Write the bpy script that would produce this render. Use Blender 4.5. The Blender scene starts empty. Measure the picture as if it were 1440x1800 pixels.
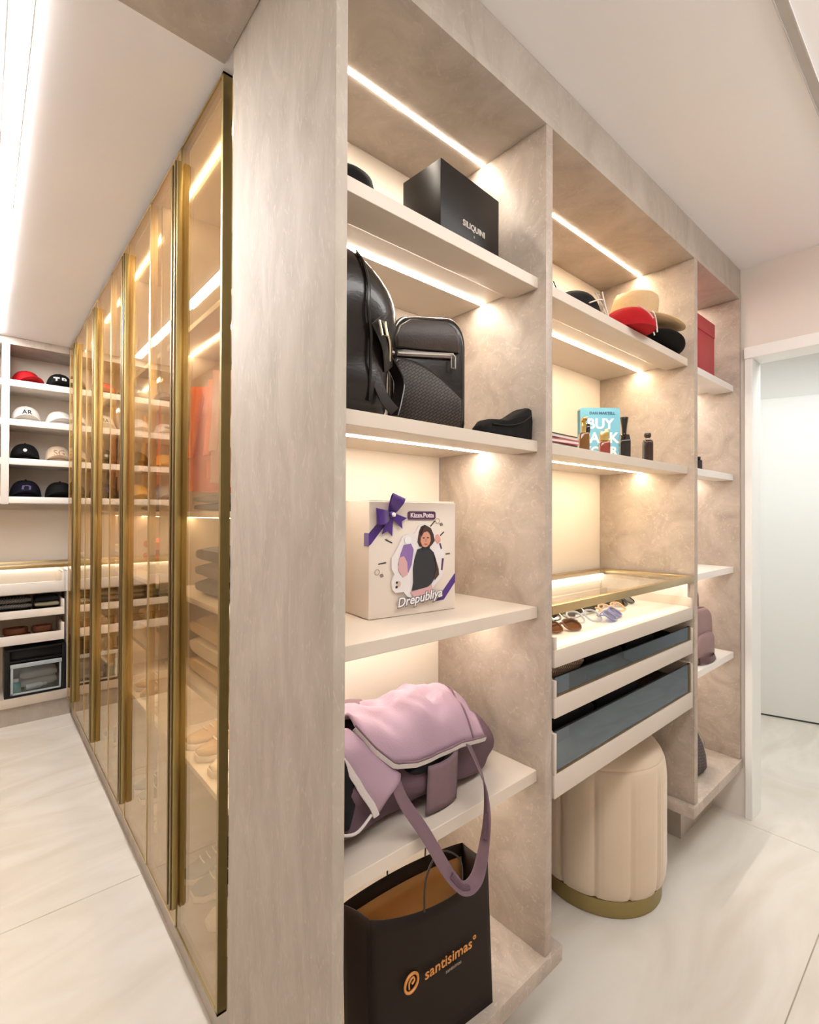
import bpy, bmesh, math, random
from mathutils import Vector, Matrix, noise
random.seed(7)
PI = math.pi
SC = bpy.context.scene
COL = SC.collection

# ------------------------------------------------------------------ camera, world, lights, exposure
F_PX, YAW, PITCH, ROLL, CY = 869.49, 0.8556, 0.0075, 0.0039, 897.03
CAM_H = 1.4
cd = bpy.data.cameras.new('camera'); cam = bpy.data.objects.new('camera', cd); COL.objects.link(cam)
fw = Vector((math.cos(YAW)*math.cos(PITCH), math.sin(YAW)*math.cos(PITCH), math.sin(PITCH)))
rt = Vector((math.sin(YAW), -math.cos(YAW), 0)); up = rt.cross(fw)
rt2 = math.cos(ROLL)*rt + math.sin(ROLL)*up; up2 = math.cos(ROLL)*up - math.sin(ROLL)*rt
cam.matrix_world = Matrix(((rt2.x, up2.x, -fw.x, 0), (rt2.y, up2.y, -fw.y, 0), (rt2.z, up2.z, -fw.z, CAM_H), (0, 0, 0, 1)))
cd.sensor_fit = 'HORIZONTAL'; cd.sensor_width = 36.0
cd.lens = F_PX*36.0/1440.0
cd.shift_y = -(900.0-CY)/1440.0
cd.clip_start = 0.02
SC.camera = cam

w = bpy.data.worlds.new('world'); SC.world = w; w.use_nodes = True
w.node_tree.nodes['Background'].inputs[0].default_value = (0.9, 0.92, 1.0, 1)
w.node_tree.nodes['Background'].inputs[1].default_value = 0.4
SC.view_settings.view_transform = 'Standard'; SC.view_settings.look = 'None'
SC.view_settings.exposure = 0.75; SC.view_settings.gamma = 1.0
SC.view_settings.use_curve_mapping = False
SC.cycles.max_bounces = 10; SC.cycles.diffuse_bounces = 6; SC.cycles.glossy_bounces = 5
SC.cycles.transparent_max_bounces = 24; SC.cycles.caustics_reflective = False; SC.cycles.caustics_refractive = False
SC.cycles.sample_clamp_indirect = 6.0
# strength of the lamps and the added room and hall panels (radiance of the diffusers)
E_AISLE, E_ROOM, E_HALL = 84.0, 6.0, 5.8
E_BAY1, E_BAY2, E_BAY3, E_WARD, E_TRAY = 56.0, 58.0, 48.0, 18.0, 10.0

# ------------------------------------------------------------------ materials
MATS = {}
def nodes_of(name):
    m = bpy.data.materials.new(name); m.use_nodes = True
    nt = m.node_tree; return m, nt, nt.nodes, nt.links
def mat(name, col, rough=0.5, metal=0.0, var=0.06, scale=18.0, bump=0.0, bscale=120.0, coat=0.0, sheen=0.0, spec=0.5):
    if name in MATS: return MATS[name]
    m, nt, N, L = nodes_of(name); b = N['Principled BSDF']
    b.inputs['Roughness'].default_value = rough; b.inputs['Metallic'].default_value = metal
    b.inputs['Coat Weight'].default_value = coat; b.inputs['Sheen Weight'].default_value = sheen
    b.inputs['Specular IOR Level'].default_value = spec
    tc = N.new('ShaderNodeTexCoord'); nz = N.new('ShaderNodeTexNoise'); nz.inputs['Scale'].default_value = scale
    nz.inputs['Detail'].default_value = 4
    L.new(tc.outputs['Object'], nz.inputs['Vector'])
    mx = N.new('ShaderNodeMixRGB'); mx.inputs[1].default_value = tuple(c*(1-var) for c in col)+(1,)
    mx.inputs[2].default_value = tuple(min(1, c*(1+var)) for c in col)+(1,)
    L.new(nz.outputs['Fac'], mx.inputs[0]); L.new(mx.outputs[0], b.inputs['Base Color'])
    if bump:
        n2 = N.new('ShaderNodeTexNoise'); n2.inputs['Scale'].default_value = bscale; L.new(tc.outputs['Object'], n2.inputs['Vector'])
        bp = N.new('ShaderNodeBump'); bp.inputs['Strength'].default_value = bump; bp.inputs['Distance'].default_value = 0.004
        L.new(n2.outputs['Fac'], bp.inputs['Height']); L.new(bp.outputs[0], b.inputs['Normal'])
    MATS[name] = m; return m
def stone(name, c0, c1, c2, scale=(3, 3, 3), rough=0.45, bump=0.12, streak=0.5):
    """mottled stone-look laminate: cloudy patches, finer scuffs, fine relief"""
    m, nt, N, L = nodes_of(name); b = N['Principled BSDF']; b.inputs['Roughness'].default_value = rough
    b.inputs['Specular IOR Level'].default_value = 0.35
    g = N.new('ShaderNodeNewGeometry'); mp = N.new('ShaderNodeMapping'); mp.inputs['Scale'].default_value = scale
    L.new(g.outputs['Position'], mp.inputs['Vector'])
    n1 = N.new('ShaderNodeTexNoise'); n1.inputs['Scale'].default_value = 2.2; n1.inputs['Detail'].default_value = 8
    n1.inputs['Roughness'].default_value = 0.62; n1.inputs['Distortion'].default_value = 1.4
    L.new(mp.outputs[0], n1.inputs['Vector'])
    r1 = N.new('ShaderNodeValToRGB'); e = r1.color_ramp.elements
    e[0].position = 0.3; e[0].color = c0+(1,); e[1].position = 0.72; e[1].color = c2+(1,)
    k = r1.color_ramp.elements.new(0.5); k.color = c1+(1,)
    L.new(n1.outputs['Fac'], r1.inputs['Fac'])
    n2 = N.new('ShaderNodeTexNoise'); n2.inputs['Scale'].default_value = 11; n2.inputs['Detail'].default_value = 6
    n2.inputs['Distortion'].default_value = 2.5; L.new(mp.outputs[0], n2.inputs['Vector'])
    r2 = N.new('ShaderNodeValToRGB'); q = r2.color_ramp.elements
    q[0].position = 0.57; q[0].color = (0, 0, 0, 1); q[1].position = 0.68; q[1].color = (1, 1, 1, 1)
    L.new(n2.outputs['Fac'], r2.inputs['Fac'])
    ml = N.new('ShaderNodeMath'); ml.operation = 'MULTIPLY'; ml.inputs[1].default_value = 0.45*streak; L.new(r2.outputs[0], ml.inputs[0])
    mx = N.new('ShaderNodeMixRGB'); mx.inputs[2].default_value = tuple(min(1, c*1.18) for c in c2)+(1,)
    L.new(ml.outputs[0], mx.inputs[0]); L.new(r1.outputs[0], mx.inputs[1]); L.new(mx.outputs[0], b.inputs['Base Color'])
    bp = N.new('ShaderNodeBump'); bp.inputs['Strength'].default_value = bump; bp.inputs['Distance'].default_value = 0.003
    L.new(n2.outputs['Fac'], bp.inputs['Height']); L.new(bp.outputs[0], b.inputs['Normal'])
    MATS[name] = m; return m
def emit(name, col, strength):
    m, nt, N, L = nodes_of(name); N.remove(N['Principled BSDF'])
    e = N.new('ShaderNodeEmission'); e.inputs[0].default_value = col+(1,); e.inputs[1].default_value = strength
    L.new(e.outputs[0], N['Material Output'].inputs['Surface']); MATS[name] = m; return m
def glass(name, tint, f0=0.04, rough=0.0, refl=(1, 1, 1)):
    """thin clear pane: tinted transmission plus a mirror reflection that grows towards grazing (Schlick)"""
    m, nt, N, L = nodes_of(name); N.remove(N['Principled BSDF'])
    g = N.new('ShaderNodeNewGeometry'); d = N.new('ShaderNodeVectorMath'); d.operation = 'DOT_PRODUCT'
    L.new(g.outputs['Normal'], d.inputs[0]); L.new(g.outputs['Incoming'], d.inputs[1])
    def M(op, a, b=None):
        x = N.new('ShaderNodeMath'); x.operation = op
        for i, v in enumerate((a, b)):
            if v is None: continue
            if isinstance(v, (int, float)): x.inputs[i].default_value = v
            else: L.new(v, x.inputs[i])
        return x.outputs[0]
    c = M('ABSOLUTE', d.outputs['Value']); p = M('POWER', M('SUBTRACT', 1.0, c), 5.0)
    fr = M('ADD', M('MULTIPLY', p, 1.0-f0), f0)
    t = N.new('ShaderNodeBsdfTransparent'); t.inputs[0].default_value = tint+(1,)
    gl = N.new('ShaderNodeBsdfGlossy'); gl.inputs['Roughness'].default_value = rough; gl.inputs[0].default_value = refl+(1,)
    mx = N.new('ShaderNodeMixShader'); L.new(fr, mx.inputs[0]); L.new(t.outputs[0], mx.inputs[1]); L.new(gl.outputs[0], mx.inputs[2])
    L.new(mx.outputs[0], N['Material Output'].inputs['Surface']); MATS[name] = m; return m
def weave(name, c0, c1, scale=90.0, rough=0.4, rot=0.6):
    """diagonal woven leather"""
    m, nt, N, L = nodes_of(name); b = N['Principled BSDF']; b.inputs['Roughness'].default_value = rough; b.inputs['Specular IOR Level'].default_value = 0.25
    tc = N.new('ShaderNodeTexCoord'); mp = N.new('ShaderNodeMapping'); mp.inputs['Rotation'].default_value = (0, rot, 0)
    L.new(tc.outputs['Object'], mp.inputs[0])
    ck = N.new('ShaderNodeTexBrick'); ck.inputs['Scale'].default_value = scale
    ck.inputs['Color1'].default_value = c1+(1,); ck.inputs['Color2'].default_value = tuple(x*0.8 for x in c1)+(1,)
    ck.inputs['Mortar'].default_value = c0+(1,); ck.inputs['Mortar Size'].default_value = 0.03
    sp = N.new('ShaderNodeSeparateXYZ'); cb = N.new('ShaderNodeCombineXYZ'); L.new(mp.outputs[0], sp.inputs[0])
    L.new(sp.outputs['X'], cb.inputs['X']); L.new(sp.outputs['Z'], cb.inputs['Y']); L.new(cb.outputs[0], ck.inputs['Vector'])
    L.new(ck.outputs['Color'], b.inputs['Base Color'])
    bp = N.new('ShaderNodeBump'); bp.inputs['Strength'].default_value = 0.6; bp.inputs['Distance'].default_value = 0.002
    bp.invert = True
    L.new(ck.outputs['Fac'], bp.inputs['Height']); L.new(bp.outputs[0], b.inputs['Normal'])
    MATS[name] = m; return m

taupe = stone('taupe_stone_laminate', (0.36, 0.31, 0.262), (0.435, 0.38, 0.328), (0.505, 0.45, 0.395), (2.6, 2.6, 1.5))
taupe_v = stone('taupe_stone_laminate_upright_grain', (0.385, 0.33, 0.275), (0.44, 0.385, 0.33), (0.50, 0.445, 0.385), (5.0, 5.0, 1.6), rough=0.62, streak=0.9)
side_st = stone('side_panel_stone', (0.365, 0.30, 0.25), (0.44, 0.37, 0.31), (0.52, 0.445, 0.38), (3.4, 3.4, 3.4), streak=1.0)
cream = mat('cream_back_laminate', (0.80, 0.715, 0.615), 0.5, var=0.04, scale=5)
shelf_m = mat('beige_shelf_laminate', (0.63, 0.55, 0.47), 0.42, var=0.05, scale=7, bump=0.03)
rail_m = mat('shaded_white_lacquer', (0.60, 0.525, 0.46), 0.35, var=0.03, scale=6)  # white lacquer of the drawer rails, their shade put into the colour
white_lac = mat('white_satin_lacquer', (0.80, 0.755, 0.715), 0.3, var=0.02, scale=6)
white_pt = mat('white_wall_paint', (0.82, 0.79, 0.76), 0.6, var=0.015, scale=4, bump=0.04)
warm_pt = mat('warm_wall_paint', (0.76, 0.70, 0.645), 0.6, var=0.015, scale=4, bump=0.04)
ceil_pt = mat('ceiling_paint', (0.86, 0.86, 0.885), 0.7, var=0.01, scale=4)
grey_pt = mat('grey_corridor_paint', (0.75, 0.75, 0.73), 0.6, var=0.015, scale=4)
door_m = mat('white_door_lacquer', (0.86, 0.865, 0.85), 0.35, var=0.015, scale=3)
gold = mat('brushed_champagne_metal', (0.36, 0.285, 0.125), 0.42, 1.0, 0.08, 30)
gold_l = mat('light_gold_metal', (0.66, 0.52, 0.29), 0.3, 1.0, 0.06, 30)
gold_d = mat('dark_bronze_metal', (0.20, 0.135, 0.055), 0.38, 1.0, 0.08, 30)
pane_br = glass('bronze_glass', (0.94, 0.855, 0.71), f0=0.10, refl=(1.0, 0.93, 0.80))
pane_cl = glass('clear_glass', (0.97, 0.96, 0.93))
pane_sm = glass('smoked_glass', (0.30, 0.29, 0.28), f0=0.20, refl=(0.66, 0.77, 0.92))
pane_box = glass('clear_box_plastic', (0.80, 0.84, 0.86), f0=0.06, rough=0.12)
led1 = emit('led_neutral', (1.0, 0.885, 0.745), E_BAY1)
led2 = emit('led_warm', (1.0, 0.80, 0.56), E_BAY2)
led3 = emit('led_soft', (1.0, 0.88, 0.76), E_BAY3)
ledw = emit('led_wardrobe', (1.0, 0.84, 0.63), E_WARD)
ledt = emit('led_tray', (1.0, 0.86, 0.64), E_TRAY)
ledc = emit('led_ceiling', (1.0, 0.975, 0.95), E_AISLE)
ledr = emit('added_room_glow', (1.0, 0.97, 0.94), E_ROOM)
ledh = emit('added_hall_glow', (0.98, 1.0, 0.98), E_HALL)

def tile_mat():
    m, nt, N, L = nodes_of('cream_porcelain_tile'); b = N['Principled BSDF']
    b.inputs['Roughness'].default_value = 0.22; b.inputs['Specular IOR Level'].default_value = 0.35
    g = N.new('ShaderNodeNewGeometry'); mp = N.new('ShaderNodeMapping'); mp.inputs['Scale'].default_value = (0.8, 2.2, 1)
    L.new(g.outputs['Position'], mp.inputs[0])
    n = N.new('ShaderNodeTexNoise'); n.inputs['Scale'].default_value = 1.7; n.inputs['Detail'].default_value = 9
    n.inputs['Distortion'].default_value = 1.8; L.new(mp.outputs[0], n.inputs['Vector'])
    r = N.new('ShaderNodeValToRGB'); e = r.color_ramp.elements
    e[0].position = 0.33; e[0].color = (0.67, 0.615, 0.535, 1); e[1].position = 0.62; e[1].color = (0.755, 0.71, 0.64, 1)
    L.new(n.outputs['Fac'], r.inputs[0]); L.new(r.outputs[0], b.inputs['Base Color'])
    return m
tile_m = tile_mat()
grout = mat('grout', (0.42, 0.37, 0.30), 0.8)

# ------------------------------------------------------------------ mesh builder
class MB:
    def __init__(s): s.v = []; s.f = []
    def box(s, x0, x1, y0, y1, z0, z1):
        n = len(s.v)
        s.v += [(x0,y0,z0),(x1,y0,z0),(x1,y1,z0),(x0,y1,z0),(x0,y0,z1),(x1,y0,z1),(x1,y1,z1),(x0,y1,z1)]
        s.f += [tuple(n+i for i in q) for q in ((0,3,2,1),(4,5,6,7),(0,1,5,4),(1,2,6,5),(2,3,7,6),(3,0,4,7))]
        return s
    def hexa(s, p):
        n = len(s.v); s.v += [tuple(q) for q in p]
        s.f += [tuple(n+i for i in q) for q in ((0,3,2,1),(4,5,6,7),(0,1,5,4),(1,2,6,5),(2,3,7,6),(3,0,4,7))]
        return s
    def loft(s, rings, cap=True, closed=True):
        n = len(s.v); m = len(rings[0])
        for r in rings: s.v += [tuple(p) for p in r]
        for i in range(len(rings)-1):
            for j in range(m if closed else m-1):
                k = (j+1) % m
                s.f.append((n+i*m+j, n+i*m+k, n+(i+1)*m+k, n+(i+1)*m+j))
        if cap and closed:
            s.f.append(tuple(n+j for j in range(m-1, -1, -1)))
            e = n+(len(rings)-1)*m; s.f.append(tuple(e+j for j in range(m)))
        return s
    def lathe(s, prof, n=32, c=(0,0,0), mod=None):
        rings = []
        for r, z in prof:
            ring = []
            for j in range(n):
                a = 2*PI*j/n; rr = r*(mod(a, z) if mod else 1)
                ring.append((c[0]+rr*math.cos(a), c[1]+rr*math.sin(a), c[2]+z))
            rings.append(ring)
        return s.loft(rings)
    def tube(s, path, r, n=8, closed=False, flat=None, upv=None):
        """round tube (r) or flat ribbon (flat=(half width, half thickness)); upv = ribbon width direction hint"""
        P = [Vector(p) for p in path]; rings = []; prev = None
        for i, p in enumerate(P):
            a = P[i-1] if (i > 0 or closed) else p; b = P[(i+1) % len(P)] if (i < len(P)-1 or closed) else p
            t = (b-a).normalized()
            if upv is not None:
                u = Vector(upv[i] if isinstance(upv, list) else upv)
            else:
                u = prev if prev is not None else (Vector((0,0,1)) if abs(t.z) < 0.9 else Vector((1,0,0)))
            u = (u-t*u.dot(t)).normalized(); prev = u; w_ = t.cross(u)
            rr = r[i] if isinstance(r, (list, tuple)) else r
            ring = []
            for j in range(n):
                an = 2*PI*j/n
                if flat:
                    ca, sa = math.cos(an), math.sin(an)
                    ring.append(p+u*flat[0]*math.copysign(abs(ca)**0.35, ca)+w_*flat[1]*math.copysign(abs(sa)**0.6, sa))
                else: ring.append(p+(u*math.cos(an)+w_*math.sin(an))*rr)
            rings.append(ring)
        if closed: rings.append(rings[0]); return s.loft(rings, cap=False)
        return s.loft(rings)
    def prism(s, poly, y0, y1):
        """polygon in (x, z), extruded along y"""
        return s.loft([[(x, y0, z) for x, z in poly], [(x, y1, z) for x, z in poly]])
    def grid(s, fn, nu, nv):
        n = len(s.v)
        for i in range(nu+1):
            for j in range(nv+1): s.v.append(tuple(fn(i/nu, j/nv)))
        for i in range(nu):
            for j in range(nv):
                a = n+i*(nv+1)+j; s.f.append((a, a+1, a+nv+2, a+nv+1))
        return s
    def xf(s, M):
        s.v = [tuple(M @ Vector(p)) for p in s.v]; return s
    def lump(s, amp, sc, seed=0):
        o = Vector((seed*3.1, seed*1.7, seed*0.9))
        s.v = [tuple(Vector(p)+amp*noise.noise_vector(Vector(p)*sc+o)) for p in s.v]; return s
    def build(s, name, m, parent=None, bevel=0.0, seg=2, smooth=True, ang=40, thick=0.0, sub=0, world=True):
        me = bpy.data.meshes.new(name)
        o = bpy.data.objects.new(name, me)
        vs = s.v
        if parent is not None and world:
            inv = root_inv(parent); vs = [inv @ Vector(p) for p in vs]
        me.from_pydata([tuple(p) for p in vs], [], s.f)
        bm = bmesh.new(); bm.from_mesh(me)
        if not bevel: bmesh.ops.remove_doubles(bm, verts=bm.verts, dist=1e-6)
        bmesh.ops.recalc_face_normals(bm, faces=bm.faces)
        if bevel > 0:
            es = [e for e in bm.edges if len(e.link_faces) == 2 and e.calc_face_angle(0) > 0.5]
            bmesh.ops.bevel(bm, geom=es, offset=bevel, segments=seg, affect='EDGES', profile=0.5, clamp_overlap=True)
        bm.to_mesh(me); bm.free()
        if smooth:
            me.polygons.foreach_set('use_smooth', [True]*len(me.polygons))
            me.set_sharp_from_angle(angle=math.radians(ang))
        me.materials.append(m)
        if thick:
            md = o.modifiers.new('thickness', 'SOLIDIFY'); md.thickness = thick; md.offset = 0
        if sub:
            md = o.modifiers.new('smooth', 'SUBSURF'); md.levels = sub; md.render_levels = sub
        COL.objects.link(o)
        if parent is not None: o.parent = parent
        return o
INV = {}
def root_inv(p):
    M = Matrix.Identity(4); q = p
    while q is not None:
        M = q.matrix_basis @ M if q is not p else q.matrix_basis.copy()
        q = q.parent
    # parents below the root never carry a transform of their own
    r = p
    while r.parent is not None: r = r.parent
    return r.matrix_basis.inverted()
def tag(o, label=None, cat=None, group=None, kind=None):
    if label: o['label'] = label
    if cat: o['category'] = cat
    if group: o['group'] = group
    if kind: o['kind'] = kind
    return o
def thing(name, label, cat, loc=(0,0,0), rz=0.0, group=None):
    o = bpy.data.objects.new(name, None); COL.objects.link(o)
    o.empty_display_size = 0.05
    o.matrix_basis = Matrix.Translation(Vector(loc)) @ Matrix.Rotation(rz, 4, 'Z')
    return tag(o, label, cat, group)
def copy_tree(o, parent=None):
    c = o.copy(); COL.objects.link(c)
    if parent is not None: c.parent = parent
    for ch in list(o.children): copy_tree(ch, c)
    return c
def text(body, size, m, name, parent, M, ext=0.0006, bold=0.0, shear=0.0, align='CENTER', spacing=1.0, bend=None):
    cu = bpy.data.curves.new(name, 'FONT'); cu.body = body; cu.size = size; cu.extrude = ext; cu.offset = bold
    cu.align_x = align; cu.align_y = 'CENTER'; cu.shear = shear; cu.space_character = spacing; cu.resolution_u = 3
    t = bpy.data.objects.new(name, cu); COL.objects.link(t)
    dg = bpy.context.evaluated_depsgraph_get(); me = bpy.data.meshes.new_from_object(t.evaluated_get(dg))
    COL.objects.unlink(t); bpy.data.objects.remove(t)
    if bend:
        for v in me.vertices: v.co = bend(v.co)
    me.transform((root_inv(parent) if parent is not None else Matrix.Identity(4)) @ M)
    me.materials.clear(); me.materials.append(m)
    o = bpy.data.objects.new(name, me); COL.objects.link(o); o.parent = parent
    return o
def face_mat(origin, right, upd=(0,0,1)):
    """matrix whose x runs along right, y along up and z out of the face"""
    r = Vector(right).normalized(); u = Vector(upd); u = (u-r*u.dot(r)).normalized(); n = r.cross(u)
    o = Vector(origin)
    return Matrix(((r.x,u.x,n.x,o.x),(r.y,u.y,n.y,o.y),(r.z,u.z,n.z,o.z),(0,0,0,1)))
def smooth_path(pts, n=6):
    P = [Vector(p) for p in pts]; out = []
    for i in range(len(P)-1):
        a = P[max(i-1, 0)]; b = P[i]; c = P[i+1]; d = P[min(i+2, len(P)-1)]
        for k in range(n):
            t = k/n
            out.append(0.5*((2*b)+(-a+c)*t+(2*a-5*b+4*c-d)*t*t+(-a+3*b-3*c+d)*t**3))
    out.append(P[-1]); return out
def struct(name, mb, m, bevel=0.0):
    return tag(mb.build(name, m, None, bevel=bevel, smooth=False), kind='structure')

# ------------------------------------------------------------------ dimensions
CEIL = 2.552
YS = 0.7286                      # front plane of the shelving panels
YB = 1.12                        # back of the bays
XA0, XA1, XB0, XB1, XC0, XC1, XD0, XD1 = 0.4605, 0.4853, 1.0958, 1.1257, 2.1089, 2.1418, 2.6641, 2.69
ZS = [2.019, 1.592, 1.160, 0.737]      # shelf tops
ZSOF = 2.41
GX, GY = 0.465, 0.359            # glass plane of the wardrobe doors, leaf width
Y0D, Y1D = 1.267, 4.14

# ------------------------------------------------------------------ the setting
fl = struct('floor', MB().box(-2.1, 5.2, -2.4, 4.7, -0.06, -0.004), grout)
tmesh = None
for i in range(-3, 2):
    for j in range(-4, 5):
        x0 = 2.645+1.78*i; y0 = 0.355+0.89*j
        if x0+1.78 < -2.1 or y0+0.89 < -2.4 or x0 > 5.2 or y0 > 4.7: continue
        if tmesh is None:
            t = MB().box(0.0013, 1.7787, 0.0013, 0.8887, -0.006, 0.0).build('tile', tile_m, fl, bevel=0.0012, seg=1, smooth=False, world=False)
            tmesh = t
        else:
            t = tmesh.copy(); COL.objects.link(t); t.parent = fl
        t.location = (x0, y0, 0)
cl = struct('ceiling', MB().box(-2.1, 5.2, -2.4, 4.7, CEIL, CEIL+0.1), ceil_pt)
struct('wall_back', MB().box(-0.6, 1.3, 4.5, 4.6, 0, CEIL), cream)
struct('wall_left', MB().box(-0.55, -0.45, 0.73, 4.5, 0, CEIL), warm_pt)
struct('wall_corner', MB().box(-2.0, -0.55, 0.73, 0.83, 0, CEIL), white_pt)
struct('wall_side', MB().box(-2.1, -2.0, -2.3, 0.83, 0, CEIL), white_pt)
struct('wall_rear', MB().box(-2.1, 5.1, -2.4, -2.3, 0, CEIL), white_pt)
DY0, DY1, DZ = -0.25, 0.695, 2.13
struct('wall_right', MB().box(2.69, 2.80, DY1, 1.7, 0, CEIL).box(2.69, 2.80, -2.3, DY0, 0, CEIL).box(2.69, 2.80, DY0, DY1, DZ, CEIL), warm_pt)
# door casing: white architrave round the opening
struct('trim_1', MB().box(2.672, 2.815, DY0-0.045, DY1+0.018, DZ-0.005, 2.177).box(2.68, 2.815, DY1-0.012, DY1+0.018, 0, DZ-0.005).box(2.672, 2.815, DY0-0.045, DY0+0.012, 0, DZ-0.005), door_m, 0.002)
struct('wall_corridor', MB().box(5.0, 5.1, -2.3, 1.7, 0, CEIL).box(2.80, 5.0, 1.6, 1.7, 0, CEIL), grey_pt)
# white door leaf standing in the space beyond the doorway, turned a little to the opening
dd = thing('door_1', None, None, (4.264, 0.708, 0), math.atan2(1.101-0.708, 4.143-4.264)); tag(dd, kind='structure')
MB().box(-0.55, 0.62, -0.02, 0.02, 0.012, 2.215).build('door_leaf', mat('white_leaf_paint', (0.80, 0.81, 0.79), 0.4, var=0.015, scale=3), dd, bevel=0.003, world=False)
MB().box(-0.55, 0.62, -0.012, 0.012, 0.0, 0.010).build('gap_shade', mat('gap_shade_dark', (0.05,0.05,0.05), 0.7), dd, world=False)  # dark strip standing in for the shade of the gap under the leaf
wp = MB().box(-1.6, 0.95, -0.12, -0.0215, 0, CEIL); wp.xf(dd.matrix_basis)
struct('wall_far', wp, grey_pt)
# stone-clad portal beam over the entrance of the aisle
struct('trim_2', MB().box(-0.45, XA0-0.001, 0.83, 1.25, 2.538, CEIL+0.001), taupe)
# shadow-gap slot in the ceiling on the right
sl = struct('trim_3', MB().box(0.2, 2.66, 0.274, 0.2775, CEIL-0.006, CEIL).box(0.2, 2.66, 0.296, 0.2985, CEIL-0.006, CEIL).box(0.2, 2.66, 0.277, 0.296, CEIL-0.002, CEIL), mat('slot_grey', (0.50,0.48,0.46), 0.5))

# ceiling lamps: the aisle strip, then two unseen panels added for light
t = thing('ceiling_light_strip', 'long white light strip recessed in the ceiling over the glass door aisle', 'ceiling light', (0.062, 2.6, CEIL))
MB().box(0.042, 0.082, 1.30, 4.08, CEIL-0.0052, CEIL-0.003).build('diffuser', ledc, t, smooth=False)
MB().box(0.040, 0.084, 1.294, 4.086, CEIL-0.003, CEIL-0.0002).build('frame', white_lac, t)
t = thing('added_light_panel', 'added unseen light panel in the ceiling before the display shelves', 'ceiling light', (0.6, -0.12, CEIL))  # unseen panel, added to light the room before the shelves
MB().box(-1.2, 2.2, -0.27, 0.04, CEIL-0.065, CEIL-0.006).build('diffuser', ledr, t, smooth=False)
MB().box(-1.205, 2.205, -0.275, 0.045, CEIL-0.006, CEIL-0.0002).build('frame', white_lac, t)
t = thing('added_light_panel', 'added unseen ceiling light in the space beyond the doorway', 'ceiling light', (3.25, 0.2, CEIL))  # added to brighten the corridor, kept out of view above the header
MB().box(2.95, 3.55, -0.5, 0.9, CEIL-0.012, CEIL-0.002).build('diffuser', ledh, t, smooth=False)
MB().box(2.93, 2.95, -0.52, 0.92, CEIL-0.016, CEIL).box(3.55, 3.57, -0.52, 0.92, CEIL-0.016, CEIL).box(2.95, 3.55, -0.52, -0.5, CEIL-0.016, CEIL).box(2.95, 3.55, 0.9, 0.92, CEIL-0.016, CEIL).build('frame', white_lac, t)

# ------------------------------------------------------------------ the display shelving
sh = thing('display_shelving', 'tall taupe stone-look open shelving of three lit bays', 'shelving', (1.57, 0.92, 0))
MB().box(XA0, XA1, YS, 1.195, 0.0, CEIL-0.001).build('side_panel', taupe_v, sh, bevel=0.0015)
MB().box(XB0, XB1, YS, YB, 0.27, ZSOF).build('side_panel', side_st, sh, bevel=0.0015)
MB().box(XC0, XC1, YS, YB, 0.27, ZSOF).build('side_panel', side_st, sh, bevel=0.0015)
MB().box(XD0, XD1-0.002, YS, YB, 0.27, ZSOF).build('side_panel', side_st, sh, bevel=0.0015)
MB().box(XA1, XB0, YB, YB+0.016, 0.27, ZSOF).build('back_panel', cream, sh)
MB().box(XB1, XC0, 1.236, 1.246, 0.0, 1.03).box(XB1, XC0, YB, 1.246, 1.015, 1.03).build('back_panel', side_st, sh)
MB().box(XB1, XC0, YB, YB+0.016, 1.0305, ZSOF).build('back_panel', cream, sh)
MB().box(XC1, XD0, YB, YB+0.016, 0.27, ZSOF).build('back_panel', cream, sh)
so = MB().box(XA1, XD1-0.002, YS, YB+0.016, ZSOF, ZSOF+0.022).build('soffit', taupe, sh, bevel=0.001)
MB().box(XA1, XD1-0.002, YS+0.003, YS+0.022, ZSOF+0.023, CEIL-0.001).build('fascia', taupe, sh)
for a, b, lm in ((XA1, XB0, led1), (XB1, XC0, led2), (XC1, XD0, led3)):
    MB().box(a+0.002, b-0.002, 0.9325, 0.9445, ZSOF-0.0011, ZSOF-0.0003).build('led_strip', lm, so, smooth=False)
MB().box(XA1, 1.165, 0.722, YB, 0.228, 0.27).build('base_board', side_st, sh, bevel=0.001)
MB().box(2.082, XD1-0.002, 0.722, YB, 0.228, 0.27).build('base_board', side_st, sh, bevel=0.001)
MB().box(XA1, 0.98, 0.849, YB, 0.0, 0.228).build('plinth', taupe, sh)
MB().box(2.298, XD1-0.002, 0.849, YB, 0.0, 0.228).build('plinth', taupe, sh)
def shelf(x0, x1, z, lm, m):
    s_ = MB()
    yf, yl = YS+0.025, 0.850
    s_.loft([[(x, yf, z), (x, YB, z), (x, YB, z-0.014), (x, yl+0.012, z-0.014), (x, yl-0.012, z-0.029), (x, yf, z-0.029)] for x in (x0, x1)])
    o = s_.build('shelf', m, sh, bevel=0.001, seg=1)
    if lm: MB().box(x0+0.002, x1-0.002, 0.9325, 0.9445, z-0.0152, z-0.0144).build('led_strip', lm, o, smooth=False)
    return o
for z in ZS: shelf(XA1, XB0, z, led1, shelf_m)
for z in ZS[:2]: shelf(XB1, XC0, z, led2, shelf_m)
for z in (2.008, 1.592, 1.160, 0.762): shelf(XC1, XD0, z, led3, white_lac)

ZS = [z+0.0007 for z in ZS]     # from here on: what stands on the shelves
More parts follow.
